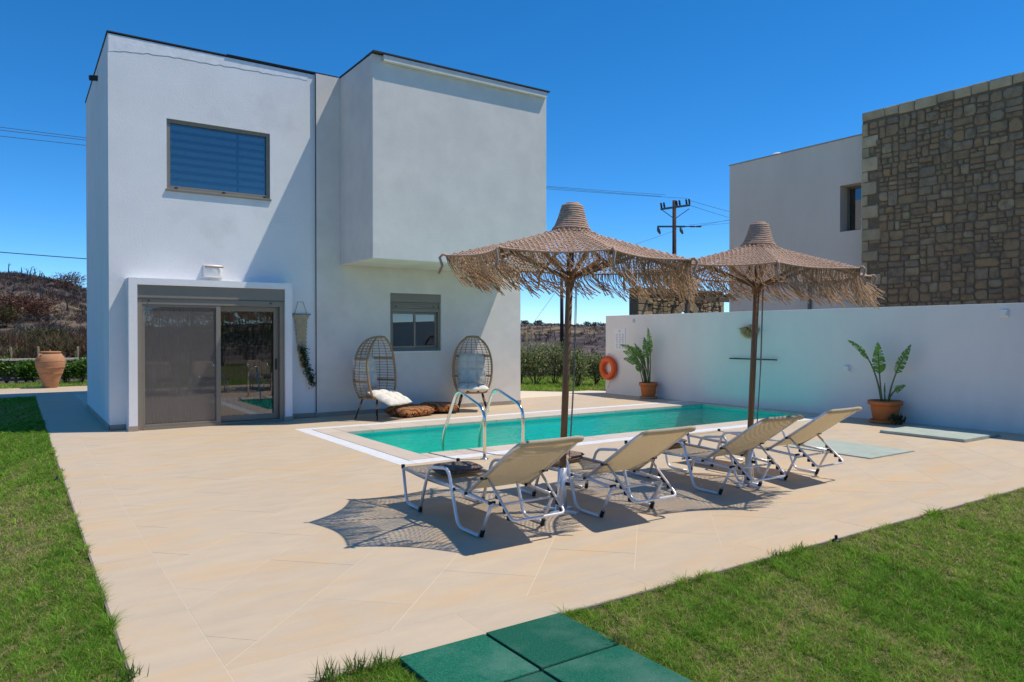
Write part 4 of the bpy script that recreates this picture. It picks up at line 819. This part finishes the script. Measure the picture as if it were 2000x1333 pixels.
for px, py, l in ((1633, 1056, 'black pop up sprinkler in the lawn along the terrace front'), (112, 937, 'black pop up sprinkler in the lawn along the terrace side')):
    p = gr(px, py); t = thing('lawn_sprinkler', l, 'sprinkler', (p[0], p[1], -.035), 0, 'lawn sprinklers')
    MB().lathe([(.03, 0), (.032, .035), (.026, .045), (.0005, .047)], 14).build('body', 'black', t, smooth=True); MB().tube([(0, 0, .045), (0, 0, .075)], .012, 8).build('nozzle', 'black', t)
# ================================================================== SHRUBS, JAR, FENCE
def shrub(name, lab, x, y, hgt, rad, n, pal, group, lsz=(.06, .10), z0=0.0, base=.12, cat='shrub', lw=.42, up=.3):
    root = thing(name, lab, cat, (x, y, z0), 0, group)
    u = rng.normal(0, 1, (n, 3)); u /= np.linalg.norm(u, axis=1, keepdims=True); rr_ = rng.uniform(.35, 1, n) ** .45
    a = np.arctan2(u[:, 1], u[:, 0]); bump = 1 + .16 * np.sin(a * 3 + x * 5) + .13 * np.sin(a * 5 + u[:, 2] * 6 + y) + .10 * np.sin(u[:, 2] * 11 + a * 2)
    hz = (hgt - base) / 2; P = np.stack([u[:, 0] * rad * rr_ * bump, u[:, 1] * rad * rr_ * bump, base + hz + u[:, 2] * hz * rr_ * bump], 1)
    # clumps: pull leaves to random twig ends
    tw_ = P[rng.integers(0, n, max(12, n // 22))]; idx = rng.integers(0, len(tw_), n); P = P * .45 + tw_[idx] * .55 + rng.normal(0, .03, (n, 3)); P[:, 2] = np.maximum(P[:, 2], .02)
    Dd = u + rng.normal(0, .5, (n, 3)) + [0, 0, up]; V, Fc, cc = leaves(P, Dd, rng.uniform(lsz[0], lsz[1], n), rng.uniform(lsz[0], lsz[1], n) * lw, pick(pal, n, .2)); npmesh('foliage', V, Fc, 'leaf', root, cc)
    mb = MB()
    for k in range(9):
        q = tw_[k]; mb.tube([(q[0] * .08, q[1] * .08, -.04), (q[0] * .4, q[1] * .4, q[2] * .5), tuple(q)], [.016, .011, .004], 5)
    mb.build('stems', 'bark', root); return root
OL = [(.20, .25, .085), (.13, .19, .05), (.29, .32, .14), (.09, .14, .04), (.42, .40, .23)]
HL = ['oleander like hedge shrub with two pampas plumes rising behind it', 'tall hedge shrub in the row past the villa corner', 'tall hedge shrub in the row past the villa corner', 'hedge shrub standing before the low stone wall', 'hedge shrub close behind the lifebuoy end of the white wall', 'low shrub half hidden by the villa corner']
for i, (px, py, hh, ra) in enumerate(((1046, 752, 1.42, .62), (1082, 751, 1.50, .60), (1104, 750, 1.25, .45), (1128, 757, 1.18, .38), (1164, 754, 1.12, .45), (1018, 752, 1.2, .5))):
    p = gr(px, py); shrub('hedge_shrub', HL[i], p[0], p[1], hh, ra, 1900, OL, 'hedge shrubs past the villa corner')
LP = [(.11, .22, .025), (.07, .16, .018), (.16, .27, .04), (.04, .09, .014)]
for i, (px, lab) in enumerate(((-40, 'leafy bright green bush by the slatted fence'), (12, 'leafy bright green bush by the slatted fence'), (52, 'leafy bright green bush by the slatted fence'), (66, 'leafy bright green bush half behind the clay jar'), (128, 'leafy bright green bush between clay jar and villa'), (160, 'leafy bright green bush between clay jar and villa'))):
    p = gr(px, 748); shrub('hedge_bush', lab, p[0], p[1], .72 + .12 * (i % 2) - (.1 if i == 3 else 0), .42 if i != 3 else .3, 1000, LP, 'leafy bushes along the slatted fence', (.07, .13), lw=.55)
jr = thing('clay_jar', 'big bulging terracotta storage jar standing on the back path', 'jar', (0.90, 25.9, 0))
MB().lathe([(.17, 0), (.19, .03), (.23, .20), (.31, .42), (.375, .62), (.395, .75), (.37, .90), (.30, 1.0), (.255, 1.03), (.28, 1.05), (.285, 1.085), (.25, 1.09), (.235, 1.04), (.25, .95), (.2, .6)], 36, cap=False).build('body', 'jar', jr, smooth=True)
for z in (.44, .62, .80): r_ = float(np.interp(z, [.42, .62, .75, .90], [.31, .375, .395, .37])); MB().tube([(r_ * math.cos(a), r_ * math.sin(a), z) for a in np.linspace(0, 6.283, 40)[:-1]], .011, 6, closed=True).build('band', 'jar', jr, smooth=True)
for a in (-2.4, .75): MB().tube([(.36 * math.cos(a), .36 * math.sin(a), .86), (.44 * math.cos(a), .44 * math.sin(a), .93), (.39 * math.cos(a), .39 * math.sin(a), 1.0), (.28 * math.cos(a), .28 * math.sin(a), 1.0)], .022, 7).build('handle', 'jar', jr, smooth=True)
for s_, x0 in enumerate((-4.0, -2.0, 0.0, 2.0)):
    t = thing('slatted_fence', 'low dark slatted fence panel with pale cap behind the leafy bushes', 'fence', (x0, 29.25, 0), 0, 'low slatted fence panels')
    MB().box(0, 1.998, -.09, .09, .72, .79).build('cap', 'cap', t, bevel=.008); MB().box(0.0, .09, -.04, .04, -.05, .72).build('post', 'fencewood', t)
    for k in range(6): MB().box(.092, 1.998, -.016, .016, .06 + k * .11, .06 + k * .11 + .085).build('slat', 'fencewood', t)
def plume(px, py_base, py_top, D, lab):
    p = onD(px, py_base, D); q = onD(px + 4, py_top, D); L_ = q[2] - p[2]; root = thing('pampas_plume', lab, 'pampas grass', (p[0], p[1], height(np.array(p[0]), np.array(p[1]))), 0, 'pampas plumes')
    g0 = root.location.z; MB().tube([(0, 0, -.05), (0.0, 0, p[2] - g0 + L_ * .9)], .012, 5).build('stalk', 'drystalk', root); n = 500; t = rng.uniform(0, 1, n); ra = .085 * L_ * np.sin(np.pi * np.clip(t * .93 + .05, 0, 1)) ** .7; a = rng.uniform(0, 6.28, n)
    P = np.stack([ra * np.cos(a) * .5, ra * np.sin(a) * .5, (p[2] - g0) + L_ * t * .92], 1); V, Fc, cc = leaves(P, np.stack([np.cos(a) * .4, np.sin(a) * .4, np.ones(n)], 1), .16 * L_, .03 * L_, pick([(.6, .48, .3)], n)); npmesh('plume', V, Fc, 'pampas', root)
M['drystalk'] = mat('dry_stalk', (.4, .32, .18), rough=.9)
plume(1028, 672, 648, 26, 'creamy pampas plume above the hedge, the shorter of two'); plume(1039, 670, 643, 26.4, 'creamy pampas plume above the hedge, the taller of two')
for px, a_, b_ in ((22, 700, 680), (75, 702, 678), (98, 700, 684), (152, 700, 678), (148, 702, 686)): plume(px, a_, b_, 33, 'pale dry grass plume rising behind the slatted fence cap')
# low stone wall past the shrubs
def guill(x0, y0, x1, y1, tgt, out):
    w_, h_ = x1 - x0, y1 - y0; asp = w_ / h_
    if w_ * h_ < tgt * random.choice((.35, .7, 1.0, 1.0, 1.5, 1.9)) and .55 < asp < 3.0: out.append((x0, y0, x1, y1)); return
    f = random.uniform(.34, .66)
    if asp > 1.7 or (asp > 1.05 and random.random() < .45): m = x0 + w_ * f; guill(x0, y0, m, y1, tgt, out); guill(m, y0, x1, y1, tgt, out)
    else: m = y0 + h_ * f; guill(x0, y0, x1, m, tgt, out); guill(x0, m, x1, y1, tgt, out)
def stone_geo(mb, rc, put, jn=.012, out=.035, rough_=1.0):
    """one stone: chamfered outline set in the joint, domed face; put(u, v, d) -> point"""
    x0, y0, x1, y1 = rc; x0 += jn; y0 += jn; x1 -= jn; y1 -= jn; w_, h_ = x1 - x0, y1 - y0; m = min(w_, h_)
    c = [random.uniform(.10, .34) * m * rough_ for _ in range(4)]; j = lambda: random.uniform(-.03, .03) * m * rough_
    P = [(x0 + c[0], y0 + j()), (x1 - c[1], y0 + j()), (x1 + j(), y0 + c[1]), (x1 + j(), y1 - c[2]), (x1 - c[2], y1 + j()), (x0 + c[3], y1 + j()), (x0 + j(), y1 - c[3]), (x0 + j(), y0 + c[0])]
    cx, cy = (x0 + x1) / 2, (y0 + y1) / 2; o_ = out * random.uniform(.6, 1.25)
    V = [put(u, v, -.02) for u, v in P] + [put(u, v, o_ * .55) for u, v in P] + [put(cx + (u - cx) * (1 - .022 / w_ * 2), cy + (v - cy) * (1 - .022 / h_ * 2), o_ + random.uniform(-.006, .006)) for u, v in P]
    mb.add(V, [(i, (i + 1) % 8, 8 + (i + 1) % 8, 8 + i) for i in range(8)] + [(8 + i, 8 + (i + 1) % 8, 16 + (i + 1) % 8, 16 + i) for i in range(8)] + [tuple(range(16, 24))])
p = gr(1130, 737); sw = thing('low_stone_wall', 'low pale dry stone wall seen between two hedge shrubs', 'wall', (p[0], p[1], 0), R(-34))
MB().box(-4, 6, 0, .35, -.2, .80).build('core', 'mortar', sw); o2 = []; guill(-1.2, .1, 1.6, .82, .045, o2)
for rc in o2: mb = MB(); stone_geo(mb, rc, lambda u, v, d: (u, -d, v), .008, .03); mb.build('stone', 'ystone', sw)
o2 = []; guill(1.6, .1, 6, .82, .045, o2); guill(-4, .1, -1.2, .82, .045, o2); mb = MB()
for rc in o2: stone_geo(mb, rc, lambda u, v, d: (u, -d, v), .008, .03)
tag(mb.build('stonework', 'ystone', sw), kind='stuff')
# ================================================================== NEIGHBOUR HOUSE with stone gable
NX, SX = 17.5, 17.2; NY1, NYS = 14.27, 10.0
nb = thing('neighbour_house', 'beige flat roofed house with a brown rubble stone gable beyond the white wall', 'house', (NX, NYS, 0))
def NP(o): o.parent = nb; o.matrix_parent_inverse = Matrix.Translation((-NX, -NYS, 0)); return o
mb = MB(); h = (10.20, 10.77, 4.22, 5.40); ys = [NYS + .02, h[0], h[1], NY1]; zs = [0, h[2], h[3], 6.57]
for i in range(3):
    for j in range(3):
        if i == 1 and j == 1: continue
        mb.add([(NX, ys[i], zs[j]), (NX, ys[i + 1], zs[j]), (NX, ys[i + 1], zs[j + 1]), (NX, ys[i], zs[j + 1])], [(0, 3, 2, 1)])
x2 = NX + .38; a, b, c, d = h
mb.add([(NX, a, c), (NX, b, c), (NX, b, d), (NX, a, d), (x2, a, c), (x2, b, c), (x2, b, d), (x2, a, d)], [(0, 4, 5, 1), (3, 2, 6, 7), (0, 3, 7, 4), (1, 5, 6, 2)])
mb.add([(NX, NY1, 0), (NX + 8, NY1, 0), (NX + 8, NY1, 6.57), (NX, NY1, 6.57)], [(0, 3, 2, 1)]); mb.add([(NX, NYS, 6.57), (NX + 8, NYS, 6.57), (NX + 8, NY1, 6.57), (NX, NY1, 6.57)], [(0, 1, 2, 3)]); NP(mb.build('rendered_wall', 'nwall'))
nw = NP(MB().box(x2 - .06, x2, a + .01, a + .07, c + .003, d - .003).box(x2 - .06, x2, b - .07, b - .01, c + .003, d - .003).box(x2 - .06, x2, a + .0702, b - .0702, c + .003, c + .06).box(x2 - .06, x2, a + .0702, b - .0702, d - .06, d - .003).build('window', 'alu_dk'))
MB().add([(x2 - .03, a + .06, c + .05), (x2 - .03, b - .06, c + .05), (x2 - .03, b - .06, d - .05), (x2 - .03, a + .06, d - .05)], [(0, 3, 2, 1)]).build('pane', 'glass', nw)
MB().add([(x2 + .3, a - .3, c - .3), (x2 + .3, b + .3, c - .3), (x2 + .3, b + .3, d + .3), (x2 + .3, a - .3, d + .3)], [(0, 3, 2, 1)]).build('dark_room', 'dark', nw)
NP(MB().box(NX - .02, NX + .3, NYS + .03, NY1 + .02, 6.571, 6.60).build('roof_edge', 'skirt'))
NP(MB().lathe([(.16, 6.6), (.16, 6.72), (.10, 6.76), (.0005, 6.77)], 14, (NX + .5, 13.0, 0)).build('roof_vent', 'lamp'))
NP(MB().tube([(NX + .3, 10.22, 6.6), (NX + .3, 10.22, 7.1)], .012, 6).tube([(NX + .3, 10.05, 7.0), (NX + .3, 10.3, 7.0)], .01, 6).build('antenna', 'steel'))
NP(MB().tube([(NX - .05, 11.6, 0), (NX - .05, 11.6, 3.1)], .045, 10).build('downpipe', 'steel'))
ST = 7.0
gab = NP(MB().box(SX, NX + 8, 0.5, NYS - .0, 0, ST - .01).build('stone_gable', 'mortar')); gab['label'] = 'brown rubble stone gable with pale quoins'
putg = lambda u, v, d: (SX - d, u, v)
# quoins at the corner: long and short in turn
z = 1.3; k = 0; qw = []
while z < ST - .3:
    hq = random.uniform(.24, .34); wq = (.42 if k % 2 else .17) * random.uniform(.85, 1.15); z1 = min(z + hq, ST - .24); mb = MB(); stone_geo(mb, (NYS - wq, z, NYS + .012, z1), putg, .008, .035, .35); mb.build('quoin', 'quoin', gab); qw.append((z, z1, wq)); z = z1; k += 1
y = NYS + .01
while y > 1.0:
    wq = random.uniform(.26, .62); mb = MB(); stone_geo(mb, (y - wq, ST - .24 + random.uniform(0, .04), y, ST + .012), putg, .008, .035, .35); mb.build('cap_stone', 'quoin', gab); y -= wq
cells = []; guill(0.6, 1.3, NYS - .18, ST - .25, .062, cells); main = []; rest = []
for rc in cells:
    x0, y0, x1, y1 = rc
    if x1 > NYS - .50:
        lim = NYS - max([w_ for (za, zb, w_) in qw if zb > y0 + .03 and za < y1 - .03] or [.18])
        x1 = min(x1, lim) if x1 > NYS - .30 else x1
        if x1 - x0 < .07: continue
        rc = (x0, y0, x1, y1)
    (main if (x1 > 6.15 and y1 > 2.2) else rest).append(rc)
main.sort(key=lambda r: -(r[2] - r[0]) * (r[3] - r[1]))
for rc in main[:295]: mb = MB(); stone_geo(mb, rc, putg); mb.build('stone', 'stone', gab)
mb = MB()
for rc in main[295:] + rest: stone_geo(mb, rc, putg)
tag(mb.build('small_stones', 'stone', gab), kind='stuff')
# ================================================================== STONE PAVILION with pergola
RY = 22.0; x0, x1 = 21.25, 26.6; xc = 24.2
pv = thing('stone_pavilion', 'yellow stone arch wall with timber pergola rising behind the white wall', 'pavilion', (x0, RY, 0))
def PP(o): o.parent = pv; o.matrix_parent_inverse = Matrix.Translation((-x0, -RY, 0)); return o
ar, az = .62, 2.05
mb = MB(); arc = [(xc + ar * math.cos(t), az + ar * math.sin(t)) for t in np.linspace(math.pi, 0, 17)]
poly = [(x0, 0), (x0, 3.55), (x1, 3.55), (x1, 0), (xc + ar, 0)] + arc[::-1] + [(xc - ar, 0)]
n = len(poly); mb.add([(u, RY, v) for u, v in poly] + [(u, RY + .5, v) for u, v in poly], [tuple(range(n - 1, -1, -1)), tuple(range(n, 2 * n))] + [(i, (i + 1) % n, n + (i + 1) % n, n + i) for i in range(n)])
core = PP(mb.build('arch_wall', 'mortar'))
putp = lambda u, v, d: (u, RY - d, v)
for k in range(9):
    t0, t1 = math.pi * k / 9 + .02, math.pi * (k + 1) / 9 - .02; ro = ar + (.42 if k == 4 else .34); P = [(xc + r_ * math.cos(t), az + r_ * math.sin(t)) for r_, t in ((ar, t0), (ro, t0), (ro, t1), (ar, t1))]
    MB().add([(u, RY - .05, v) for u, v in P] + [(u, RY + .01, v) for u, v in P], [(3, 2, 1, 0), (0, 1, 5, 4), (1, 2, 6, 5), (2, 3, 7, 6), (3, 0, 4, 7)]).build('voussoir', 'quoin', core)
z = 1.0; k = 0
while z < 3.5:
    hq = .31; wq = .55 if k % 2 else .85; mb = MB(); stone_geo(mb, (x0 - .005, z, x0 + wq, min(z + hq, 3.56)), putp, .01, .035, .3); mb.build('quoin', 'quoin', core)
    mb = MB(); stone_geo(mb, (x1 - .35 + .1 * (k % 2), z, x1 + .005, min(z + hq, 3.56)), putp, .01, .035, .3); mb.build('quoin', 'quoin', core); z += hq; k += 1
cells = []; guill(x0 + .86, 1.0, x1 - .36, 3.55, .06, cells)
for rc in cells:
    cx, cy = (rc[0] + rc[2]) / 2, (rc[1] + rc[3]) / 2; far = max(math.hypot(u - xc, max(0, v - az)) for u in (rc[0], rc[2]) for v in (rc[1], rc[3])); near = min(math.hypot(u - xc, max(0, v - az)) for u in (rc[0], cx, rc[2]) for v in (rc[1], cy, rc[3]))
    if near < ar + .30: continue
    mb = MB(); stone_geo(mb, rc, putp, .01, .035); mb.build('stone', 'ystone', core)
PP(MB().box(21.6, 26.4, RY - 2.3, RY - 2.1, 2.92, 3.10).build('beam', 'beam', bevel=.01))
for x in (21.7, 26.2): PP(MB().box(x, x + .14, RY - 2.29, RY - 2.15, 0, 2.918).build('post', 'beam'))
for k in range(6): x = 21.8 + k * .84; PP(MB().box(x, x + .08, RY - 2.5, RY + .05, 3.102, 3.25).build('rafter', 'beam'))
# ================================================================== UTILITY POLES and WIRES
UD = 46.0
def bz_(x, y): return height(np.array(float(x)), np.array(float(y)))
def util_pole(px, pytop, D, lab, arms=True, rad=.14):
    t_ = onD(px, pytop, D); g0 = float(bz_(t_[0], t_[1])); root = thing('utility_pole', lab, 'utility pole', (t_[0], t_[1], g0), -YAW, 'wooden utility poles'); H = t_[2] - g0
    MB().tube([(0.03, 0, -.3), (0, 0, H)], [rad * 1.2, rad * .85], 10).build('pole', 'polewood', root, smooth=True)
    if arms:
        s = D / F
        ua = MB().box(-28 * s, 30 * s, -.2, -.1, -.06, .06).build('cross_arm', 'steel', root); ua.location = (0, 0, H - .45); ua.rotation_euler = (0, R(-8), 0)
        for x in (-27, -21, 5, 11, 25, 31):
            q = MB().lathe([(.03, 0), (.07, .04), (.05, .1), (.08, .14), (.05, .2), (.07, .25), (.04, .34)], 8).build('insulator', 'polewood', ua); q.location = (x * s * .95, -.15, .06)
        la = MB().box(-34 * s, 20 * s, -.2, -.1, -.05, .05).box(20 * s, 52 * s, -.18, -.12, -.03, .03).build('lower_arm', 'steel', root); la.location = (0, 0, H - 1.66)
        for x, y in ((-33, 0), (11, 0)):
            q = MB().tube([(0, 0, 0), (.05, 0, -.2), (.15, 0, -.42)], [.06, .11, .05], 8).build('hanging_insulator', 'steel', la); q.location = (x * s, -.15, -.05)
        for x in (30, 42):
            q = MB().tube([(0, 0, 0), (.28, 0, 0)], [.05, .05], 8).build('strain_insulator', 'polewood', la); q.location = (x * s, -.15, .0)
        for sx in (-1, 1): MB().tube([(sx * .9, -.15, H - .55), (sx * .05, -.12, H - 1.15)], .025, 5).build('brace', 'steel', root)
        MB().lathe([(.05, 0), (.06, .3), (.03, .5)], 8, (1.1 * s * 7, -.2, H - 4.0)).build('surge_arrester', 'steel', root)
    return root
util_pole(1317, 392, UD, 'dark wooden utility pole with cross arms and insulators', True)
util_pole(1097, 530, 52, 'plain dark wooden pole seen behind the nearer parasol pole', False, .13)
def wire(A, B, sag, lab, r_=.012, n=40):
    A, B = Vector(A), Vector(B); mb = MB(); mb.tube([A.lerp(B, i / n) - Vector((0, 0, sag * 4 * (i / n) * (1 - i / n))) - A for i in range(n + 1)], r_, 4); o = mb.build('power_line', 'wire'); o.location = A; tag(o, lab, 'wire', 'overhead power lines')
# left ends chosen off frame: three wires pass the villa's left side, one lower telephone line
for a_, y0_, y1_ in ((1291, 384, 226), (1300, 381, 233), (1343, 388, 246)): wire(onD(a_, y0_, UD), onD(-180, y1_, 27), .25, 'thin power line running from the utility pole behind the villa')
wire(onD(1097, 552, 52), onD(-200, 476, 40), .35, 'low black telephone line left of the villa', .032)
for a_, y0_, bx, by in ((1347, 392, 1600, 452), (1343, 400, 1600, 470), (1365, 441, 1600, 385), (1345, 440, 1600, 400), (1369, 441, 1600, 410)): wire(onD(a_, y0_, UD), onD(bx, by, 58), .15, 'thin power line from the utility pole towards the beige house')
wire(onD(1315, 452, UD), onD(1020, 540, 30), .1, 'stay wire with two insulators sloping from the utility pole')
wire(onD(1150, 480, 48), onD(1027, 652, 48), .0, 'thin stay wire beside the villa corner', .01)
# ================================================================== BURNT HILLSIDE
def scrub(name, n, a0, a1, r0, r1, pal, hs, lab, twigs=26, tw=(.04, .16)):
    a = np.radians(rng.uniform(a0, a1, n)); r = np.sqrt(rng.uniform(r0 ** 2, r1 ** 2, n)); x, y = r * np.sin(a), r * np.cos(a); keep = fnoise(x, y, .16, 4) > -.55; x, y, r = x[keep], y[keep], r[keep]; n = len(x)
    z = height(x, y); h = rng.uniform(hs[0], hs[1], n); k = twigs; N_ = n * k; X = np.repeat(x, k); Y = np.repeat(y, k); Z = np.repeat(z, k); H = np.repeat(h, k)
    Dd = np.stack([rng.normal(0, .6, N_), rng.normal(0, .6, N_), rng.uniform(.4, 1.1, N_)], 1); P = np.stack([X + rng.normal(0, .25, N_) * H, Y + rng.normal(0, .25, N_) * H, Z + rng.uniform(-.05, .35, N_) * H], 1)
    base = pick(pal, n, .2); c = np.repeat(base, k, axis=0) * rng.uniform(.7, 1.3, (N_, 1)); V, Fc, cc = leaves(P, Dd, H * rng.uniform(.3, .7, N_), H * rng.uniform(tw[0], tw[1], N_), c)
    o = npmesh(name, V, Fc, 'drygrass', None, cc); tag(o, lab, 'scrub', None, 'stuff')
ASH = [(.09, .075, .075), (.06, .05, .05), (.13, .11, .105), (.12, .085, .06), (.045, .038, .038), (.17, .13, .09)]
scrub('burnt_scrub', 2300, -4, 9, 44, 132, ASH, (.25, .95), 'burnt grey scrub covering the hillside left of the villa', 40, (.02, .09))
scrub('burnt_scrub', 1300, 29, 44, 55, 260, ASH, (.3, 1.0), 'burnt dark scrub on the far slope past the villa corner', 18)
scrub('dry_weeds', 1600, -4, 8, 31, 46, [(.40, .31, .17), (.34, .26, .14), (.28, .22, .12)], (.08, .28), 'dry straw coloured weeds on the bare field', 14)
scrub('bank_scrub', 260, -4, 8, 45, 52, [(.14, .08, .05), (.10, .065, .045), (.13, .12, .05), (.18, .13, .08)], (.8, 1.9), 'tangled brown brush at the foot of the burnt hill', 110, (.012, .04))
BB = [(.14, .055, .03), (.10, .045, .028), (.17, .075, .04)]
for i, (px, D, hh, ra) in enumerate(((18, 60, 2.5, 2.0), (72, 62, 2.3, 1.9), (137, 92, 2.6, 2.2), (4, 57, 1.8, 1.3), (86, 49, 1.0, 1.6))):
    q = onD(px, 652, D); x, y = q[0], q[1]; L_ = ['rust brown scorched bush at the foot of the hill', 'rust brown scorched bush beside another at the foot of the hill', 'scorched brown bush alone halfway up the hill', 'scorched bush with green remnants at the foot of the hill', 'olive green low bush at the edge of the dry field'][i]
    pal = BB if i < 3 else ([(.10, .10, .03), (.12, .06, .03)] if i == 3 else [(.12, .11, .04), (.09, .09, .035)]); shrub('scorched_bush', L_, x, y, hh, ra, 1500, pal, None, (.12, .3), float(height(np.array(x), np.array(y))), cat='bush')
for i in range(46):
    if i < 30: px, D = random.uniform(-5, 176), random.uniform(70, 127)
    else: px, D = random.uniform(1015, 1185), random.uniform(110, 235)
    q = onD(px, 652, D); g0 = float(height(np.array(q[0]), np.array(q[1]))); hh = random.uniform(.6, 1.7); t = thing('dead_trunk', 'charred bare trunk standing on the burnt slope' + (' left of the villa' if i < 30 else ' past the villa corner'), 'tree trunk', (q[0], q[1], g0), random.uniform(0, 6), 'charred trunks')
    MB().tube([(0, 0, -.2), (random.uniform(-.1, .1), 0, hh * .55), (random.uniform(-.3, .3), random.uniform(-.2, .2), hh)], [.09, .06, .02], 5).build('trunk', 'dark', t)
    mb = MB()
    for k in range(3): zz = hh * random.uniform(.4, .9); an = random.uniform(0, 6.28); mb.tube([(0, 0, zz), (math.cos(an) * hh * .25, math.sin(an) * hh * .25, zz + hh * .22)], [.03, .01], 4)
    mb.build('branch', 'dark', t)
for i, (px, D) in enumerate(((1163, 262), (1176, 255), (1148, 266), (1025, 240), (1052, 250))):
    q = onD(px, 652, D); shrub('skyline_tree', 'small dark tree on the skyline of the far slope', q[0], q[1], 1.9, 1.7, 400, [(.05, .06, .035), (.035, .045, .03)], 'dark trees on the far skyline', (.3, .6), float(height(np.array(q[0]), np.array(q[1]))) - .3, cat='tree')
# ================================================================== GARDEN BEHIND THE CAMERA (seen in the door glass)
for i in range(15):
    shrub('garden_hedge', 'dense green hedge shrub across the lawn mirrored in the glass door', -3 + i * 1.35, -13.5 + .3 * (i % 3), 3.0 + .3 * (i % 2), 1.1, 900, [(.05, .10, .02), (.035, .075, .016), (.08, .13, .03)], 'hedge across the lawn', (.12, .24))
